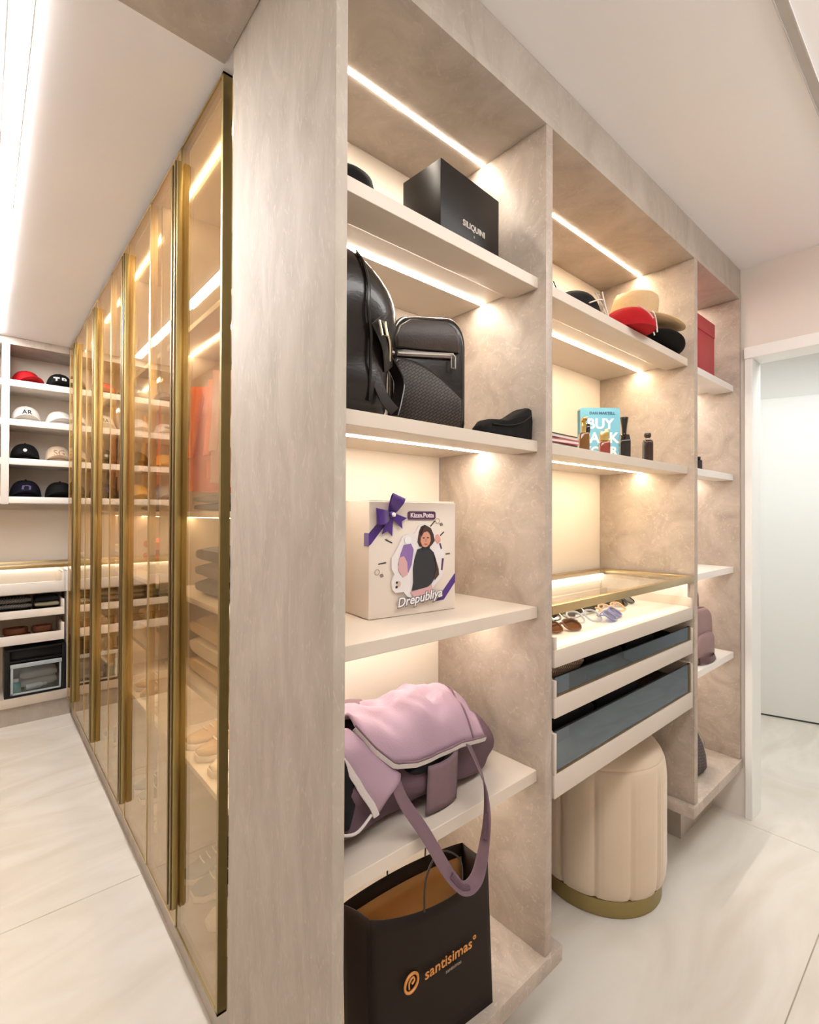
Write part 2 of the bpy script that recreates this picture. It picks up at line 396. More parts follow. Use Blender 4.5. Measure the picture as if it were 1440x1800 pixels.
# glass-topped display counter with drawers in the middle bay
x0, x1 = XB1+0.002, XC0-0.002
ct = MB().box(x0, x1, YS, YS+0.018, 1.138, 1.162).box(x0, x1, YB-0.03, YB-0.001, 1.144, 1.162).box(x0, x0+0.012, YS+0.018, YB-0.03, 1.146, 1.162).box(x1-0.012, x1, YS+0.018, YB-0.03, 1.146, 1.162).build('counter_frame', gold_l, sh, bevel=0.001)
MB().box(x0+0.012, x1-0.012, YS+0.018, YB-0.03, 1.153, 1.160).build('glass_top', pane_cl, ct)
tr = MB().box(x0, x1, YS+0.006, YB-0.002, 1.036, 1.044).box(x0, x1, YB-0.02, YB-0.002, 1.044, 1.142).box(x1-0.016, x1, YS+0.02, YB-0.02, 1.044, 1.137).box(x0, x0+0.012, YS+0.02, YB-0.02, 1.044, 1.137).build('display_tray', white_lac, sh, bevel=0.001)
MB().box(x0+0.02, x1-0.02, YB-0.030, YB-0.020, 1.128, 1.140).build('led_strip', ledt, tr, smooth=False)
MB().box(x0+0.01, x1-0.01, YS+0.019, YS+0.028, 1.1455, 1.149).build('led_strip', ledt, tr, smooth=False)
def drawer(zb, zt, zg, ztop, glassed=True):
    """front rail, upright glass front, tall side posts, dark lined box"""
    d = MB().box(x0+0.010, x1-0.010, YS+0.012, YB-0.03, zb+0.006, zb+0.016).box(x0+0.010, x0+0.022, YS+0.012, YB-0.03, zb+0.016, ztop).box(x1-0.022, x1-0.010, YS+0.012, YB-0.03, zb+0.016, ztop).box(x0+0.022, x1-0.022, YB-0.045, YB-0.03, zb+0.016, ztop).build('drawer', shelf_m, sh, bevel=0.001)
    MB().box(x0+0.004, x1-0.028, YS-0.004, YS+0.011, zb, zt).build('front_rail', rail_m, d, bevel=0.0012)
    MB().box(x0+0.004, x0+0.014, YS-0.004, YS+0.011, zt, ztop).build('post', rail_m, d, bevel=0.001)
    MB().box(x1-0.040, x1-0.028, YS-0.004, YS+0.011, zt, ztop).build('post', rail_m, d, bevel=0.001)
    if glassed:
        MB().box(x0+0.014, x1-0.040, YS+0.001, YS+0.008, zt, zg).build('glass_front', pane_sm, d)
        MB().box(x0+0.014, x1-0.040, YS+0.0, YS+0.009, zt, zt+0.006).box(x1-0.060, x1-0.040, YS+0.0, YS+0.009, zt+0.006, zg).build('glass_channel', gold_d, d)
    return d
drawer(1.000, 1.046, 0, 1.080, False)
drawer(0.868, 0.920, 0.972, 0.966)
drawer(0.660, 0.720, 0.830, 0.828)
# ------------------------------------------------------------------ the glass-door wardrobe
wd = thing('glass_wardrobe', 'long wardrobe with bronze glass doors and tall gold handles', 'wardrobe', (0.75, 2.7, 0))
XW0, XW1 = 0.492, 1.05
MB().box(XW0, XW1, 1.247, 1.262, 0.12, 2.54).build('side_panel', shelf_m, wd)
MB().box(XW0, XW1, Y1D-0.008, Y1D+0.004, 0.12, 2.54).build('side_panel', shelf_m, wd)
MB().box(XW1, XW1+0.016, 1.247, Y1D+0.004, 0.0, 2.54).build('back_panel', cream, wd)
tp = MB().box(XW0, XW1, 1.247, Y1D+0.004, 2.535, 2.551).build('top_panel', cream, wd)
MB().box(XW0, XW1, 1.247, Y1D+0.004, 0.0, 0.12).build('plinth', taupe, wd)
for i in (2, 4, 6): MB().box(XW0+0.01, XW1, Y0D+i*GY-0.009, Y0D+i*GY+0.009, 0.12, 2.535).build('partition', shelf_m, wd)
BAYW = []
for i in range(4):
    a = Y0D+2*i*GY+(0.009 if i else 0.0); b = Y0D+2*(i+1)*GY-0.009; BAYW.append((a, b))
    MB().box(0.55, 0.562, a+0.003, b-0.003, 2.531, 2.5345).build('led_strip', ledw, tp, smooth=False)
    for k, z in enumerate((2.02, 1.405, 1.125, 0.85, 0.59)):
        o = MB().box(XW0+0.028, XW1, a, b, z-0.018, z).build('shelf', white_lac, wd, bevel=0.001)
        if k in (0, 1, 3): MB().box(0.60, 0.612, a+0.003, b-0.003, z-0.0215, z-0.0185).build('led_strip', ledw, o, smooth=False)
    MB().tube([(0.78, a, 1.94), (0.78, b, 1.94)], 0.011, 10).build('clothes_rail', gold_l, wd)
d0 = None
for i in range(8):
    a = Y0D+i*GY+0.0012; b = Y0D+(i+1)*GY-0.0012
    near = (i == 0)
    e = 0.007
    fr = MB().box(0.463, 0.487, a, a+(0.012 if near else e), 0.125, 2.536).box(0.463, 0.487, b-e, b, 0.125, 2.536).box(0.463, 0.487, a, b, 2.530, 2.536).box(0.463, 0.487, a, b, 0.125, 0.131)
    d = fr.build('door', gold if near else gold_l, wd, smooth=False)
    MB().box(GX, GX+0.005, a+0.006, b-0.006, 0.131, 2.530).build('glass_pane', pane_br, d, smooth=False)
    # handle bars stand on the two meeting edges of each pair of leaves
    if i % 2 == 0: h0, h1 = b-0.026, b-0.001
    else: h0, h1 = a+0.001, a+0.026
    hb = MB().box(0.446, 0.463, h0, h1, 0.20, 2.478)
    hb.build('handle', gold, d, bevel=0.0025)
    MB().box(0.442, 0.446, h0+0.006, h1-0.006, 0.20, 2.478).build('handle_rib', gold_d, d, bevel=0.001)

# ------------------------------------------------------------------ cap cabinet and drawer unit on the end wall
K = 4.15/4.1
YF, YK = 4.15, 4.49
cc = thing('cap_cabinet', 'white wall cabinet with open shelves of caps beside the glass doors', 'cabinet', (0.1, 4.3, 1.46))
def WZ(z): return 1.4+(z-1.4)*K
CX = [-0.33, -0.295, 0.100, 0.141, 0.60, 0.64]
for a, b in ((CX[0], CX[1]), (CX[2], CX[3]), (CX[4], CX[5])):
    MB().box(a, b, YF, YK, WZ(1.455), CEIL-0.05).build('upright', white_lac, cc, bevel=0.001)
MB().box(CX[0], CX[5], YK-0.012, YK, WZ(1.455), CEIL-0.05).build('back_panel', cream, cc)
MB().box(CX[0], CX[5], YF, YK, CEIL-0.05, CEIL-0.002).build('top_panel', taupe, cc)
CZ = [WZ(z) for z in (2.262, 2.008, 1.753, 1.503)]
for (a, b) in ((CX[1], CX[2]), (CX[3], CX[4])):
    for z in CZ: MB().box(a, b, YF+0.002, YK-0.012, z-0.042, z).build('shelf', white_lac, cc, bevel=0.001)
du = thing('drawer_cabinet', 'low white cabinet with glass display top and open drawers by end wall', 'cabinet', (0.1, 4.3, 0))
MB().box(-0.33, 0.62, YF+0.02, YK, 0.0, 0.122).build('plinth', taupe, du)
MB().box(-0.33, 0.62, YF, YK, 0.122, 0.182).build('base_board', shelf_m, du, bevel=0.001)
MB().box(-0.33, 0.62, YK-0.012, YK, 0.182, 1.42).build('back_panel', cream, du)
MB().box(0.462, 0.50, YF-0.004, YK-0.012, 0.182, 1.025).build('upright', white_lac, du, bevel=0.001)
MB().box(-0.33, -0.29, YF-0.004, YK-0.012, 0.182, 1.025).build('upright', white_lac, du, bevel=0.001)
f = MB().box(-0.33, 0.60, YF-0.005, YF+0.016, 1.026, 1.052).box(-0.33, 0.60, YK-0.04, YK-0.012, 1.034, 1.052).build('counter_frame', gold_l, du, bevel=0.002)
MB().box(-0.33, 0.60, YF+0.016, YK-0.04, 1.038, 1.046).build('glass_top', pane_cl, f)
tr = MB().box(-0.29, 0.462, YF+0.012, YK-0.02, 0.855, 0.865).box(-0.29, 0.462, YK-0.03, YK-0.013, 0.865, 1.02).box(0.44, 0.462, YF+0.012, YK-0.03, 0.865, 1.0).build('display_tray', white_lac, du, bevel=0.001)
MB().box(-0.28, 0.43, YK-0.042, YK-0.030, 1.005, 1.02).build('led_strip', ledt, tr, smooth=False)
for zb, zt in ((0.862, 0.932), (0.702, 0.752), (0.530, 0.590)):
    d = MB().box(-0.28, 0.440, YF+0.012, YK-0.03, zb+0.002, zb+0.012).box(0.428, 0.440, YF+0.012, YK-0.03, zb+0.012, zt+0.055).build('drawer', shelf_m, du, bevel=0.001)
    MB().box(-0.288, 0.446, YF-0.006, YF+0.011, zb, zt).build('front_rail', white_lac, d, bevel=0.001)
    MB().box(0.434, 0.446, YF-0.006, YF+0.011, zt, zt+0.055).build('post', white_lac, d, bevel=0.001)
# ------------------------------------------------------------------ caps on the wall cabinet
def cloth(name, col, rough=0.75, **k): return mat(name, col, rough, spec=0.15, var=k.pop('var', 0.10), scale=k.pop('scale', 26), bump=k.pop('bump', 0.15), bscale=300, sheen=0.0, **k)
black_c = cloth('black_cotton', (0.009, 0.009, 0.010)); white_c = cloth('white_cotton', (0.80, 0.77, 0.72)); red_c = cloth('red_cotton', (0.36, 0.008, 0.012))
tan_c = cloth('sand_cotton', (0.66, 0.53, 0.39)); must_c = cloth('mustard_cotton', (0.62, 0.36, 0.10)); grey_c = cloth('grey_cotton', (0.16, 0.15, 0.15)); navy_c = cloth('ink_cotton', (0.009, 0.008, 0.016))
thread_w = mat('white_thread', (0.85, 0.84, 0.82), 0.7); thread_k = mat('black_thread', (0.02, 0.02, 0.02), 0.7)
thread_p = mat('violet_thread', (0.10, 0.07, 0.20), 0.7); thread_b = mat('brown_thread', (0.28, 0.15, 0.07), 0.7)
def cap(label, x, y, z, m, rz=0.0, squash=1.0, r=0.082, h=0.112, lift=0.030, group='caps on the cabinet shelves', brim=0.068, name='baseball_cap'):
    t = thing(name, label, 'cap', (x, y, z), rz, group)
    b = MB(); n = 30; rings = []
    for i in range(10):
        a = i/9*PI/2; rr = r*math.cos(a)**0.75 if i < 9 else 0.004; zz = h*squash*math.sin(a)**0.95+0.004
        rings.append([(rr*math.cos(2*PI*j/n)*1.0, rr*math.sin(2*PI*j/n)*1.12*(1-0.012*math.cos(6*2*PI*j/n)), zz) for j in range(n)])
    b.loft(rings); b.build('crown', m, t, world=False, ang=60)
    def bf(u, v):
        a = (u-0.5)*2; x_ = a*r*(0.98+0.06*v); ya = -r*1.10*math.sqrt(max(0, 1-(a*0.94)**2)); yy = ya-brim*v*(1-0.75*a**4)
        return (x_, yy, 0.012+lift*(1-a*a)*(0.45+0.55*v)-0.010*v*(abs(a)**2))
    MB().grid(bf, 16, 5).build('brim', m, t, world=False, thick=0.0035)
    MB().lathe([(0.001, -0.002), (0.006, -0.001), (0.007, 0.002), (0.004, 0.005), (0.0005, 0.006)], 10, (0, 0, h*squash+0.004)).build('button', m, t, world=False)
    return t
def cap_text(t, s, size, m, z, r=0.082, sx=1.0, font_bold=0.001):
    def bend(p):
        a = p.x*sx/(r*1.02); zz = z+p.y
        rr = r*1.12*(math.sqrt(max(0.02, 1-min(0.98, zz/0.118)**2))**0.75)+0.003
        return Vector((math.sin(a)*r*1.0, -math.cos(a)*rr-p.z, zz))
    o = text(s, size, m, 'embroidery', None, Matrix.Identity(4), ext=0.0012, bold=font_bold, bend=bend)
    o.parent = t
def cap_patch(t, pts, m, z, r=0.082):
    b = MB(); o_ = []; i_ = []
    for x, zz in pts:
        a = x/r; q = z+zz; rr = r*1.12*(math.sqrt(max(0.02, 1-min(0.98, q/0.118)**2))**0.75)
        o_.append((math.sin(a)*r, -math.cos(a)*rr-0.004, q)); i_.append((math.sin(a)*r*0.9, -math.cos(a)*rr*0.95+0.004, q))
    b.loft([o_, i_]); b.build('patch', m, t, world=False)
def disc(r, n=12, sy=1.0, dx=0, dz=0): return [(dx+r*math.cos(2*PI*i/n), dz+r*sy*math.sin(2*PI*i/n)) for i in range(n)]
CY_ = YF+0.17
c = cap('bright red cap lying tilted on the top cabinet shelf', 0.235, CY_-0.01, CZ[0], red_c, 0.25, 0.86)
c = cap('black cap with white letters beside the red cap on the top shelf', 0.425, CY_, CZ[0], black_c, 0.0); cap_text(c, 'T.P.', 0.058, thread_w, 0.056, font_bold=0.0022)
c = cap('white cap with a black monogram on the second cabinet shelf', 0.237, CY_, CZ[1], white_c, 0.0); cap_text(c, 'AR', 0.044, thread_k, 0.066)
c = cap('plain white cap right of the white monogram cap', 0.425, CY_, CZ[1], white_c, 0.05, 0.92)
c = cap('black cap with a small white round badge on the third cabinet shelf', 0.232, CY_, CZ[2], black_c, -0.05); cap_patch(c, disc(0.011), thread_w, 0.066)
c = cap('sand coloured cap with brown stitching beside the black badge cap', 0.418, CY_, CZ[2], tan_c, 0.0); cap_text(c, 'SG', 0.06, thread_b, 0.060, font_bold=-0.0005)
c = cap('black cap with a dark violet patch on the lowest cabinet shelf', 0.236, CY_-0.01, CZ[3], navy_c, 0.0, 1.02, 0.088); cap_patch(c, [(-0.026, -0.014), (0.024, -0.014), (0.027, 0.010), (0.008, 0.016), (-0.022, 0.012)], thread_p, 0.066, 0.088)
c = cap('plain black cap beside the violet patch cap on the lowest shelf', 0.430, CY_-0.01, CZ[3], black_c, 0.0, 0.98, 0.088)
c = cap('dark grey cap with white lettering in the left cabinet bay', 0.005, CY_, CZ[0], grey_c, 0.0, 1.0); cap_text(c, 'LA', 0.04, thread_w, 0.06)
c = cap('faded grey cap at the left end of the top cabinet shelf', -0.19, CY_, CZ[0], grey_c, 0.1, 0.85)
c = cap('cream cap in the left bay of the second cabinet shelf', 0.0, CY_, CZ[1], white_c, 0.0, 1.0)
c = cap('cream cap with dark stitching at the left end of the second shelf', -0.19, CY_, CZ[1], white_c, 0.0, 0.9); cap_text(c, 'NY', 0.03, thread_k, 0.06)
c = cap('charcoal cap in the left bay of the third cabinet shelf', 0.0, CY_, CZ[2], black_c, 0.0)
c = cap('mustard cap at the left end of the third cabinet shelf', -0.19, CY_, CZ[2], must_c, 0.0)
c = cap('mustard cap in the left bay of the lowest cabinet shelf', 0.0, CY_, CZ[3], must_c, 0.0)
c = cap('light grey cap at the left end of the lowest cabinet shelf', -0.19, CY_, CZ[3], cloth('pale_grey_cotton', (0.35, 0.34, 0.33)), 0.0)

# contents of the open drawers on the end wall
def fold_stack(name, label, cat, x0, x1, y0, y1, z, cols, th=0.03, group=None, seed=0):
    """pile of folded cloth; every folded piece is a part"""
    t = thing(name, label, cat, ((x0+x1)/2, (y0+y1)/2, z+0.0012), 0, group)
    for i, m in enumerate(cols):
        b = MB(); w_, d_ = (x1-x0)/2, (y1-y0)/2; rings = []
        for k in range(9):
            u = -1+2*k/8; ring = []
            for j in range(16):
                a = 2*PI*j/16; ca, sa = math.cos(a), math.sin(a)
                ring.append((u*w_*0.98, math.copysign(abs(ca)**0.5, ca)*d_*(1-0.05*abs(u)**6), math.copysign(abs(sa)**0.6, sa)*th/2*(1-0.4*abs(u)**8)+th/2+i*th*0.97))
            rings.append(ring)
        b.loft(rings).lump(0.004, 14, seed+i)
        b.v = [(p[0], p[1], max(p[2], i*th*0.97*0.96)) for p in b.v]
        b.build('folded_piece', m, t, world=False, ang=70)
    return t
pat_k = weave('patterned_scarf', (0.012, 0.012, 0.013), (0.15, 0.14, 0.125), 26, 0.8)
brown_l = mat('brown_leather', (0.14, 0.045, 0.022), 0.35, var=0.3, scale=20, bump=0.1)
teal_c = cloth('dark_teal_cloth', (0.012, 0.05, 0.05)); olive_c = cloth('olive_cloth', (0.24, 0.22, 0.15))
fold_stack('folded_scarf', 'black and white patterned scarf folded in the upper end-wall drawer', 'scarf', -0.02, 0.27, YF+0.03, YF+0.22, 0.7175, [black_c, pat_k, pat_k], 0.038, seed=3)
fold_stack('folded_scarf', 'olive and black folded scarf at the right end of the upper drawer', 'scarf', 0.285, 0.42, YF+0.03, YF+0.22, 0.7175, [black_c, olive_c, black_c], 0.037, seed=5)
fold_stack('folded_scarf', 'dark teal folded scarf at the left end of the upper drawer', 'scarf', -0.26, -0.04, YF+0.03, YF+0.22, 0.7175, [black_c, teal_c, teal_c], 0.037, seed=6)
def belt(label, x, y, z, r, seed):
    t = thing('coiled_belt', label, 'belt', (x, y, z), 0, 'brown belts coiled in the lower drawer')
    p = [((r*(1-0.13*i/12))*math.cos(i*0.5+seed)*1.25, (r*(1-0.13*i/12))*math.sin(i*0.5+seed), 0.019) for i in range(36)]
    MB().tube(p, 0, 8, flat=(0.018, 0.0025), upv=(0, 0, 1)).build('strap', brown_l, t, world=False)
    e = Vector(p[0]); MB().tube([(e.x-0.02, e.y-0.006, 0.002), (e.x-0.02, e.y-0.006, 0.036), (e.x+0.014, e.y-0.006, 0.036), (e.x+0.014, e.y-0.006, 0.002)], 0.002, 6, closed=True).build('buckle', gold_l, t, world=False)
for i, (bx, by, br, l) in enumerate(((0.345, YF+0.10, 0.052, 'brown leather belt coiled at the right end of the lower drawer'), (0.20, YF+0.11, 0.060, 'wide brown leather belt coiled second from the right in the lower drawer'), (0.03, YF+0.10, 0.055, 'brown leather belt coiled in the middle of the lower drawer'), (-0.14, YF+0.11, 0.056, 'brown leather belt coiled at the left of the lower drawer'))):
    belt(l, bx, by, 0.5445, br, i*1.3)
    belt(l.replace('belt coiled', 'belt stacked').replace('of the lower drawer', 'of lower drawer').replace('in the lower drawer', 'of the lower drawer'), bx-0.012, by+0.008, 0.5845, br*0.95, i*1.7+0.6)
jew = mat('gold_jewellery', (0.75, 0.55, 0.22), 0.25, 1.0)
for i in range(9):
    t = thing('bracelet', 'gold bracelet in the lit end-wall tray, %s from its left end' % ('first', 'second', 'third', 'fourth', 'fifth', 'sixth', 'seventh', 'eighth', 'ninth')[i], 'bracelet', (-0.24+i*0.075, YF+0.09+0.02*(i % 2), 0.866), i*0.7, 'gold bracelets in the lit tray')
    p = [(0.028*math.cos(a), 0.024*math.sin(a), 0.0055) for a in [2*PI*k/20 for k in range(20)]]
    MB().tube(p, 0.0045, 8, closed=True).build('band', jew, t, world=False)
    MB().box(-0.034, -0.022, -0.006, 0.006, 0.001, 0.011).build('clasp', gold_d, t, bevel=0.002, world=False)

# black storage box with a clear drawer
t = thing('storage_box', 'black storage box with a clear front drawer under the belts', 'box', (0.295, YF+0.15, 0.182))
bk = mat('black_plastic', (0.008, 0.008, 0.009), 0.35, spec=0.25)
bx0, bx1, by0, by1, bz0, bz1 = 0.127, 0.458, YF+0.004, YF+0.30, 0.1836, 0.498
MB().box(bx0, bx1, by0, by1, bz0, bz0+0.015).box(bx0, bx1, by0, by1, bz1-0.012, bz1).box(bx0, bx0+0.03, by0, by1, bz0+0.015, bz1-0.012).box(bx1-0.022, bx1, by0, by1, bz0+0.015, bz1-0.012).box(bx0, bx1, by1-0.01, by1, bz0, bz1).box(bx0+0.03, bx1-0.022, by0+0.004, by1-0.02, 0.408, 0.420).build('case', bk, t, bevel=0.003)
MB().box(bx0+0.03, bx1-0.022, by0+0.03, by1-0.02, 0.421, 0.485).build('lid_tray', bk, t, bevel=0.006)
dw = MB().box(bx0+0.034, bx1-0.026, by0-0.004, by0+0.0005, 0.2, 0.392).build('clear_drawer', pane_box, t)
MB().box(bx0+0.030, bx1-0.024, by0-0.014, by0+0.001, 0.376, 0.402).build('handle', mat('frosted_plastic', (0.42, 0.48, 0.52), 0.3), dw, bevel=0.003)
MB().box(bx0+0.032, bx0+0.046, by0-0.008, by0-0.002, 0.2, 0.376).box(bx1-0.038, bx1-0.026, by0-0.008, by0-0.002, 0.2, 0.376).box(bx0+0.032, bx1-0.026, by0-0.008, by0-0.002, 0.2, 0.212).build('drawer_rim', mat('frosted_plastic', (0.42, 0.48, 0.52), 0.3), dw, bevel=0.002)
def bottle_simple(name, label, cat, x, y, z, r, h, m, capm, rz=0, lying=False, group=None):
    t = thing(name, label, cat, (x, y, z), rz, group)
    b = MB().lathe([(r*0.9, 0), (r, 0.003), (r, h*0.7), (r*0.5, h*0.8), (r*0.42, h*0.82)], 16)
    c_ = MB().lathe([(r*0.55, h*0.82), (r*0.55, h)], 14)
    if lying:
        M = Matrix.Translation((0, 0, r)) @ Matrix.Rotation(PI/2, 4, 'Y'); b.xf(M); c_.xf(M)
    b.build('bottle_body', m, t, world=False); c_.build('bottle_cap', capm, t, world=False); return t
bottle_simple('sunscreen_bottle', 'small teal and white bottle inside the clear drawer', 'bottle', 0.19, by0+0.05, 0.2002, 0.028, 0.09, mat('teal_plastic', (0.05, 0.34, 0.33), 0.3), white_lac)
bottle_simple('cream_tube', 'white tube lying inside the clear drawer', 'tube', 0.24, by0+0.06, 0.2002, 0.02, 0.12, white_lac, white_lac, 0.2, True)
fold_stack('folded_towel', 'pale cloth folded inside the clear drawer', 'towel', 0.21, 0.42, by0+0.10, by0+0.24, 0.2002, [cloth('pale_towel', (0.52, 0.46, 0.40)), cloth('cream_towel', (0.66, 0.60, 0.52))], 0.06, seed=9)

# ------------------------------------------------------------------ bay one: hat, box, leather bags, pouch, gift box, gym bag, paper bag
def hat(name, label, x, y, z, m, crown_r, crown_h, brim, band=None, curl=0.0, dent=0.0, rz=0.0, long_=1.0, tilt=0.0, hollow=0.0, flat_top=False):
    t = thing(name, label, 'hat', (x, y, z), rz)
    n = 48; b = MB(); rings = []
    prof = [(1.0, 0.0), (0.985, 0.25), (0.95, 0.5), (0.92, 0.74), (0.86, 0.9), (0.70, 0.985), (0.42, 1.0), (0.15, 0.97), (0.01, 0.955)]
    for rr, zz in prof:
        ring = []
        for j in range(n):
            a = 2*PI*j/n; px = crown_r*rr*math.cos(a)*1.1; py = crown_r*rr*math.sin(a)*0.92
            h_ = crown_h*zz
            if zz > 0.6: h_ -= dent*crown_h*math.exp(-(py/(crown_r*0.34))**2)*(zz-0.6)/0.4*(0.75 if px > 0 else 1.0)
            ring.append((px, py, 0.008+h_+tilt*px))
        rings.append(ring)
    b.loft(rings, cap=False).build('crown', m, t, world=False, ang=70)
    def bf(u, v):
        a = 2*PI*u; r0 = 1.0; ex = crown_r*1.1*math.cos(a); ey = crown_r*0.92*math.sin(a)
        ox = (crown_r*1.1+brim*long_)*math.cos(a); oy = (crown_r*0.92+brim)*math.sin(a)
        px = ex+(ox-ex)*v; py = ey+(oy-ey)*v
        return (px, py, 0.008+curl*v*v*(math.sin(a)**2)-0.4*curl*v*v*(math.cos(a)**2)+tilt*px)
    MB().grid(bf, n, 6).build('brim', m, t, world=False, thick=0.004, ang=70)
    if band:
        p = [(crown_r*1.115*math.cos(2*PI*j/n), crown_r*0.935*math.sin(2*PI*j/n), 0.024+tilt*crown_r*1.1*math.cos(2*PI*j/n)) for j in range(n)]
        MB().tube(p, 0, 8, closed=True, flat=(0.013, 0.002), upv=(0, 0, 1)).build('hat_band', band, t, world=False)
    return t
felt_k = mat('black_felt', (0.008, 0.007, 0.007), 0.7, bump=0.1, spec=0.12)
hat('felt_hat', 'black felt hat half hidden at the left of the top shelf', 0.594, 0.90, ZS[0]+0.001, felt_k, 0.066, 0.105, 0.032, felt_k, curl=0.012)

# black carton with lettering
fx0, fx1 = Vector((0.806, 0.821, 0)), Vector((1.035, 0.836, 0))
rz = math.atan2(fx1.y-fx0.y, fx1.x-fx0.x); W_ = (fx1-fx0).length
t = thing('gift_carton', 'black carton with pale lettering on the top shelf', 'box', (0.806, 0.821, ZS[0]), rz)
kraft_k = mat('black_coated_card', (0.012, 0.009, 0.008), 0.36, var=0.1, spec=0.28)
MB().box(0, W_, 0, 0.125, 0, 0.204).build('box_body', kraft_k, t, bevel=0.002, world=False)
MB().box(-0.0012, W_+0.0012, -0.0012, 0.1262, 0.010, 0.2125).build('box_lid', kraft_k, t, bevel=0.002, world=False)
M0 = t.matrix_basis
text('SILIQUINI', 0.021, mat('silver_print', (0.62, 0.56, 0.50), 0.4), 'lettering', t, M0 @ face_mat((0.124, -0.0018, 0.094), (1, 0, 0)), bold=0.0004)
text('II', 0.008, mat('silver_print', (0.62, 0.56, 0.50), 0.4), 'lettering', t, M0 @ face_mat((0.124, -0.0018, 0.074), (1, 0, 0)))

# leather bags
lea = mat('black_leather', (0.011, 0.008, 0.007), 0.27, var=0.2, scale=30, bump=0.10, bscale=220, spec=0.36, coat=0.25)
lea_g = mat('grey_black_leather', (0.055, 0.041, 0.035), 0.34, spec=0.3, var=0.15, scale=30, bump=0.12, bscale=220)
wov = weave('woven_black_leather', (0.006, 0.005, 0.004), (0.060, 0.045, 0.038), 42)
zipm = mat('gunmetal_zip', (0.45, 0.40, 0.34), 0.35, 0.9); zipg = mat('pale_gold_zip', (0.75, 0.66, 0.48), 0.3, 1.0)
def arch(wd_, ht, rt_, rb=0.02, n=8, lean=0.0):
    """outline in (x, z) with big rounded top corners"""
    p = []
    for cx_, cz_, r, a0 in ((wd_/2-rb, rb, rb, -PI/2), (wd_/2-rt_, ht-rt_, rt_, 0), (-wd_/2+rt_, ht-rt_, rt_, PI/2), (-wd_/2+rb, rb, rb, PI)):
        for k in range(n+1):
            a = a0+PI/2*k/n; x_ = cx_+r*math.cos(a); z_ = cz_+r*math.sin(a); p.append((x_+lean*z_, z_))
    return p
def scaled(p, s, cz): return [(x*s, cz+(z-cz)*s) for x, z in p]
def slab(poly, y0, y1, rnd, name, m, t, cz):
    """pillow-edged slab from an outline"""
    b = MB(); rings = []
    for f_, yy in ((0.90, y0), (0.965, y0+rnd*0.25), (1.0, y0+rnd), (1.0, y1-rnd), (0.965, y1-rnd*0.25), (0.90, y1)):
        rings.append([(x, yy, z) for x, z in scaled(poly, f_, cz)])
    zmin = min(p[1] for p in poly)
    b.loft(rings); return b.build(name, m, t, world=False, ang=50)
t = thing('leather_backpack', 'small black leather backpack with a woven front pocket on the second shelf', 'backpack', (0.815, 0.885, ZS[1]+0.0012), -0.58)
bq0 = len(COL.objects)
A = arch(0.262, 0.250, 0.062, 0.02)
slab(A, -0.050, 0.055, 0.022, 'bag_body', lea, t, 0.122)
MB().tube([(x*0.985, -0.033, 0.122+(z-0.122)*0.985) for x, z in A], 0.0032, 6, closed=True).build('piping', lea, t, world=False)
top = [(-0.108, 0.176), (0.106, 0.170), (0.110, 0.198), (0.095, 0.222), (0.062, 0.237), (-0.062, 0.238), (-0.096, 0.224), (-0.110, 0.200)]
slab(top, -0.058, -0.045, 0.006, 'top_panel', lea_g, t, 0.205)
zp = MB().box(-0.104, 0.088, -0.0585, -0.050, 0.157, 0.169).build('zip_track', mat('zip_tape', (0.24, 0.19, 0.165), 0.35), t, bevel=0.003, world=False)
MB().box(-0.100, 0.075, -0.0600, -0.0585, 0.1615, 0.1645).build('zip_teeth', zipm, zp, world=False)
MB().tube([(0.083, -0.062, 0.164), (0.090, -0.064, 0.158), (0.090, -0.064, 0.134), (0.076, -0.064, 0.134), (0.076, -0.064, 0.158)], 0.0026, 6, closed=True).build('zip_pull', zipm, zp, world=False)
pk = [(-0.116, 0.006), (0.106, 0.006), (0.112, 0.03)]+[(0.112-0.02*(k/10)**2-0.20*(k/10), 0.066+0.083*math.sin(k/10*PI/2)) for k in range(0, 11)]+[(-0.116, 0.142)]
slab(pk, -0.074, -0.045, 0.010, 'front_pocket', wov, t, 0.075)
MB().tube([(x*0.99, -0.066, 0.075+(z-0.075)*0.99) for x, z in pk], 0.0032, 6, closed=True).build('pocket_piping', lea, t, world=False)
MB().tube(smooth_path([(-0.02, 0.03, 0.245), (-0.015, 0.03, 0.262), (0.0, 0.03, 0.266), (0.015, 0.03, 0.262), (0.02, 0.03, 0.245)]), 0, 8, flat=(0.008, 0.002), upv=(0, 1, 0)).build('carry_loop', lea, t, world=False)

for o_ in list(t.children)+[g_ for c_ in t.children for g_ in c_.children]: o_.data.transform(Matrix.Diagonal((0.70, 0.95, 1.09, 1)))
t = thing('leather_sling_bag', 'tall glossy black leather bag leaning by the left panel on the second shelf', 'bag', (0.575, 0.87, ZS[1]), 0)
b = MB(); secs = [(0.002, 0.085, 0.062), (0.02, 0.095, 0.07), (0.06, 0.088, 0.072), (0.095, 0.082, 0.064), (0.125, 0.088, 0.060), (0.155, 0.100, 0.066), (0.20, 0.112, 0.074), (0.245, 0.110, 0.076), (0.285, 0.098, 0.070), (0.32, 0.074, 0.056), (0.345, 0.046, 0.036), (0.358, 0.012, 0.010)]
rings = []
for z, hx, hy in secs:
    cx_ = 0.0 if z < 0.25 else -(z-0.25)*0.28
    rings.append([(cx_+hx*0.92*math.copysign(abs(math.cos(2*PI*j/28))**0.8, math.cos(2*PI*j/28)), hy*math.copysign(abs(math.sin(2*PI*j/28))**0.8, math.sin(2*PI*j/28))-0.02*math.sin(z*9), z) for j in range(28)])
b.loft(rings); b.lump(0.006, 16, 2); b.v = [(max(p[0], -0.086), p[1], max(p[2], 0.0006)) for p in b.v]
b.build('bag_body', lea, t, world=False, ang=80, sub=1)
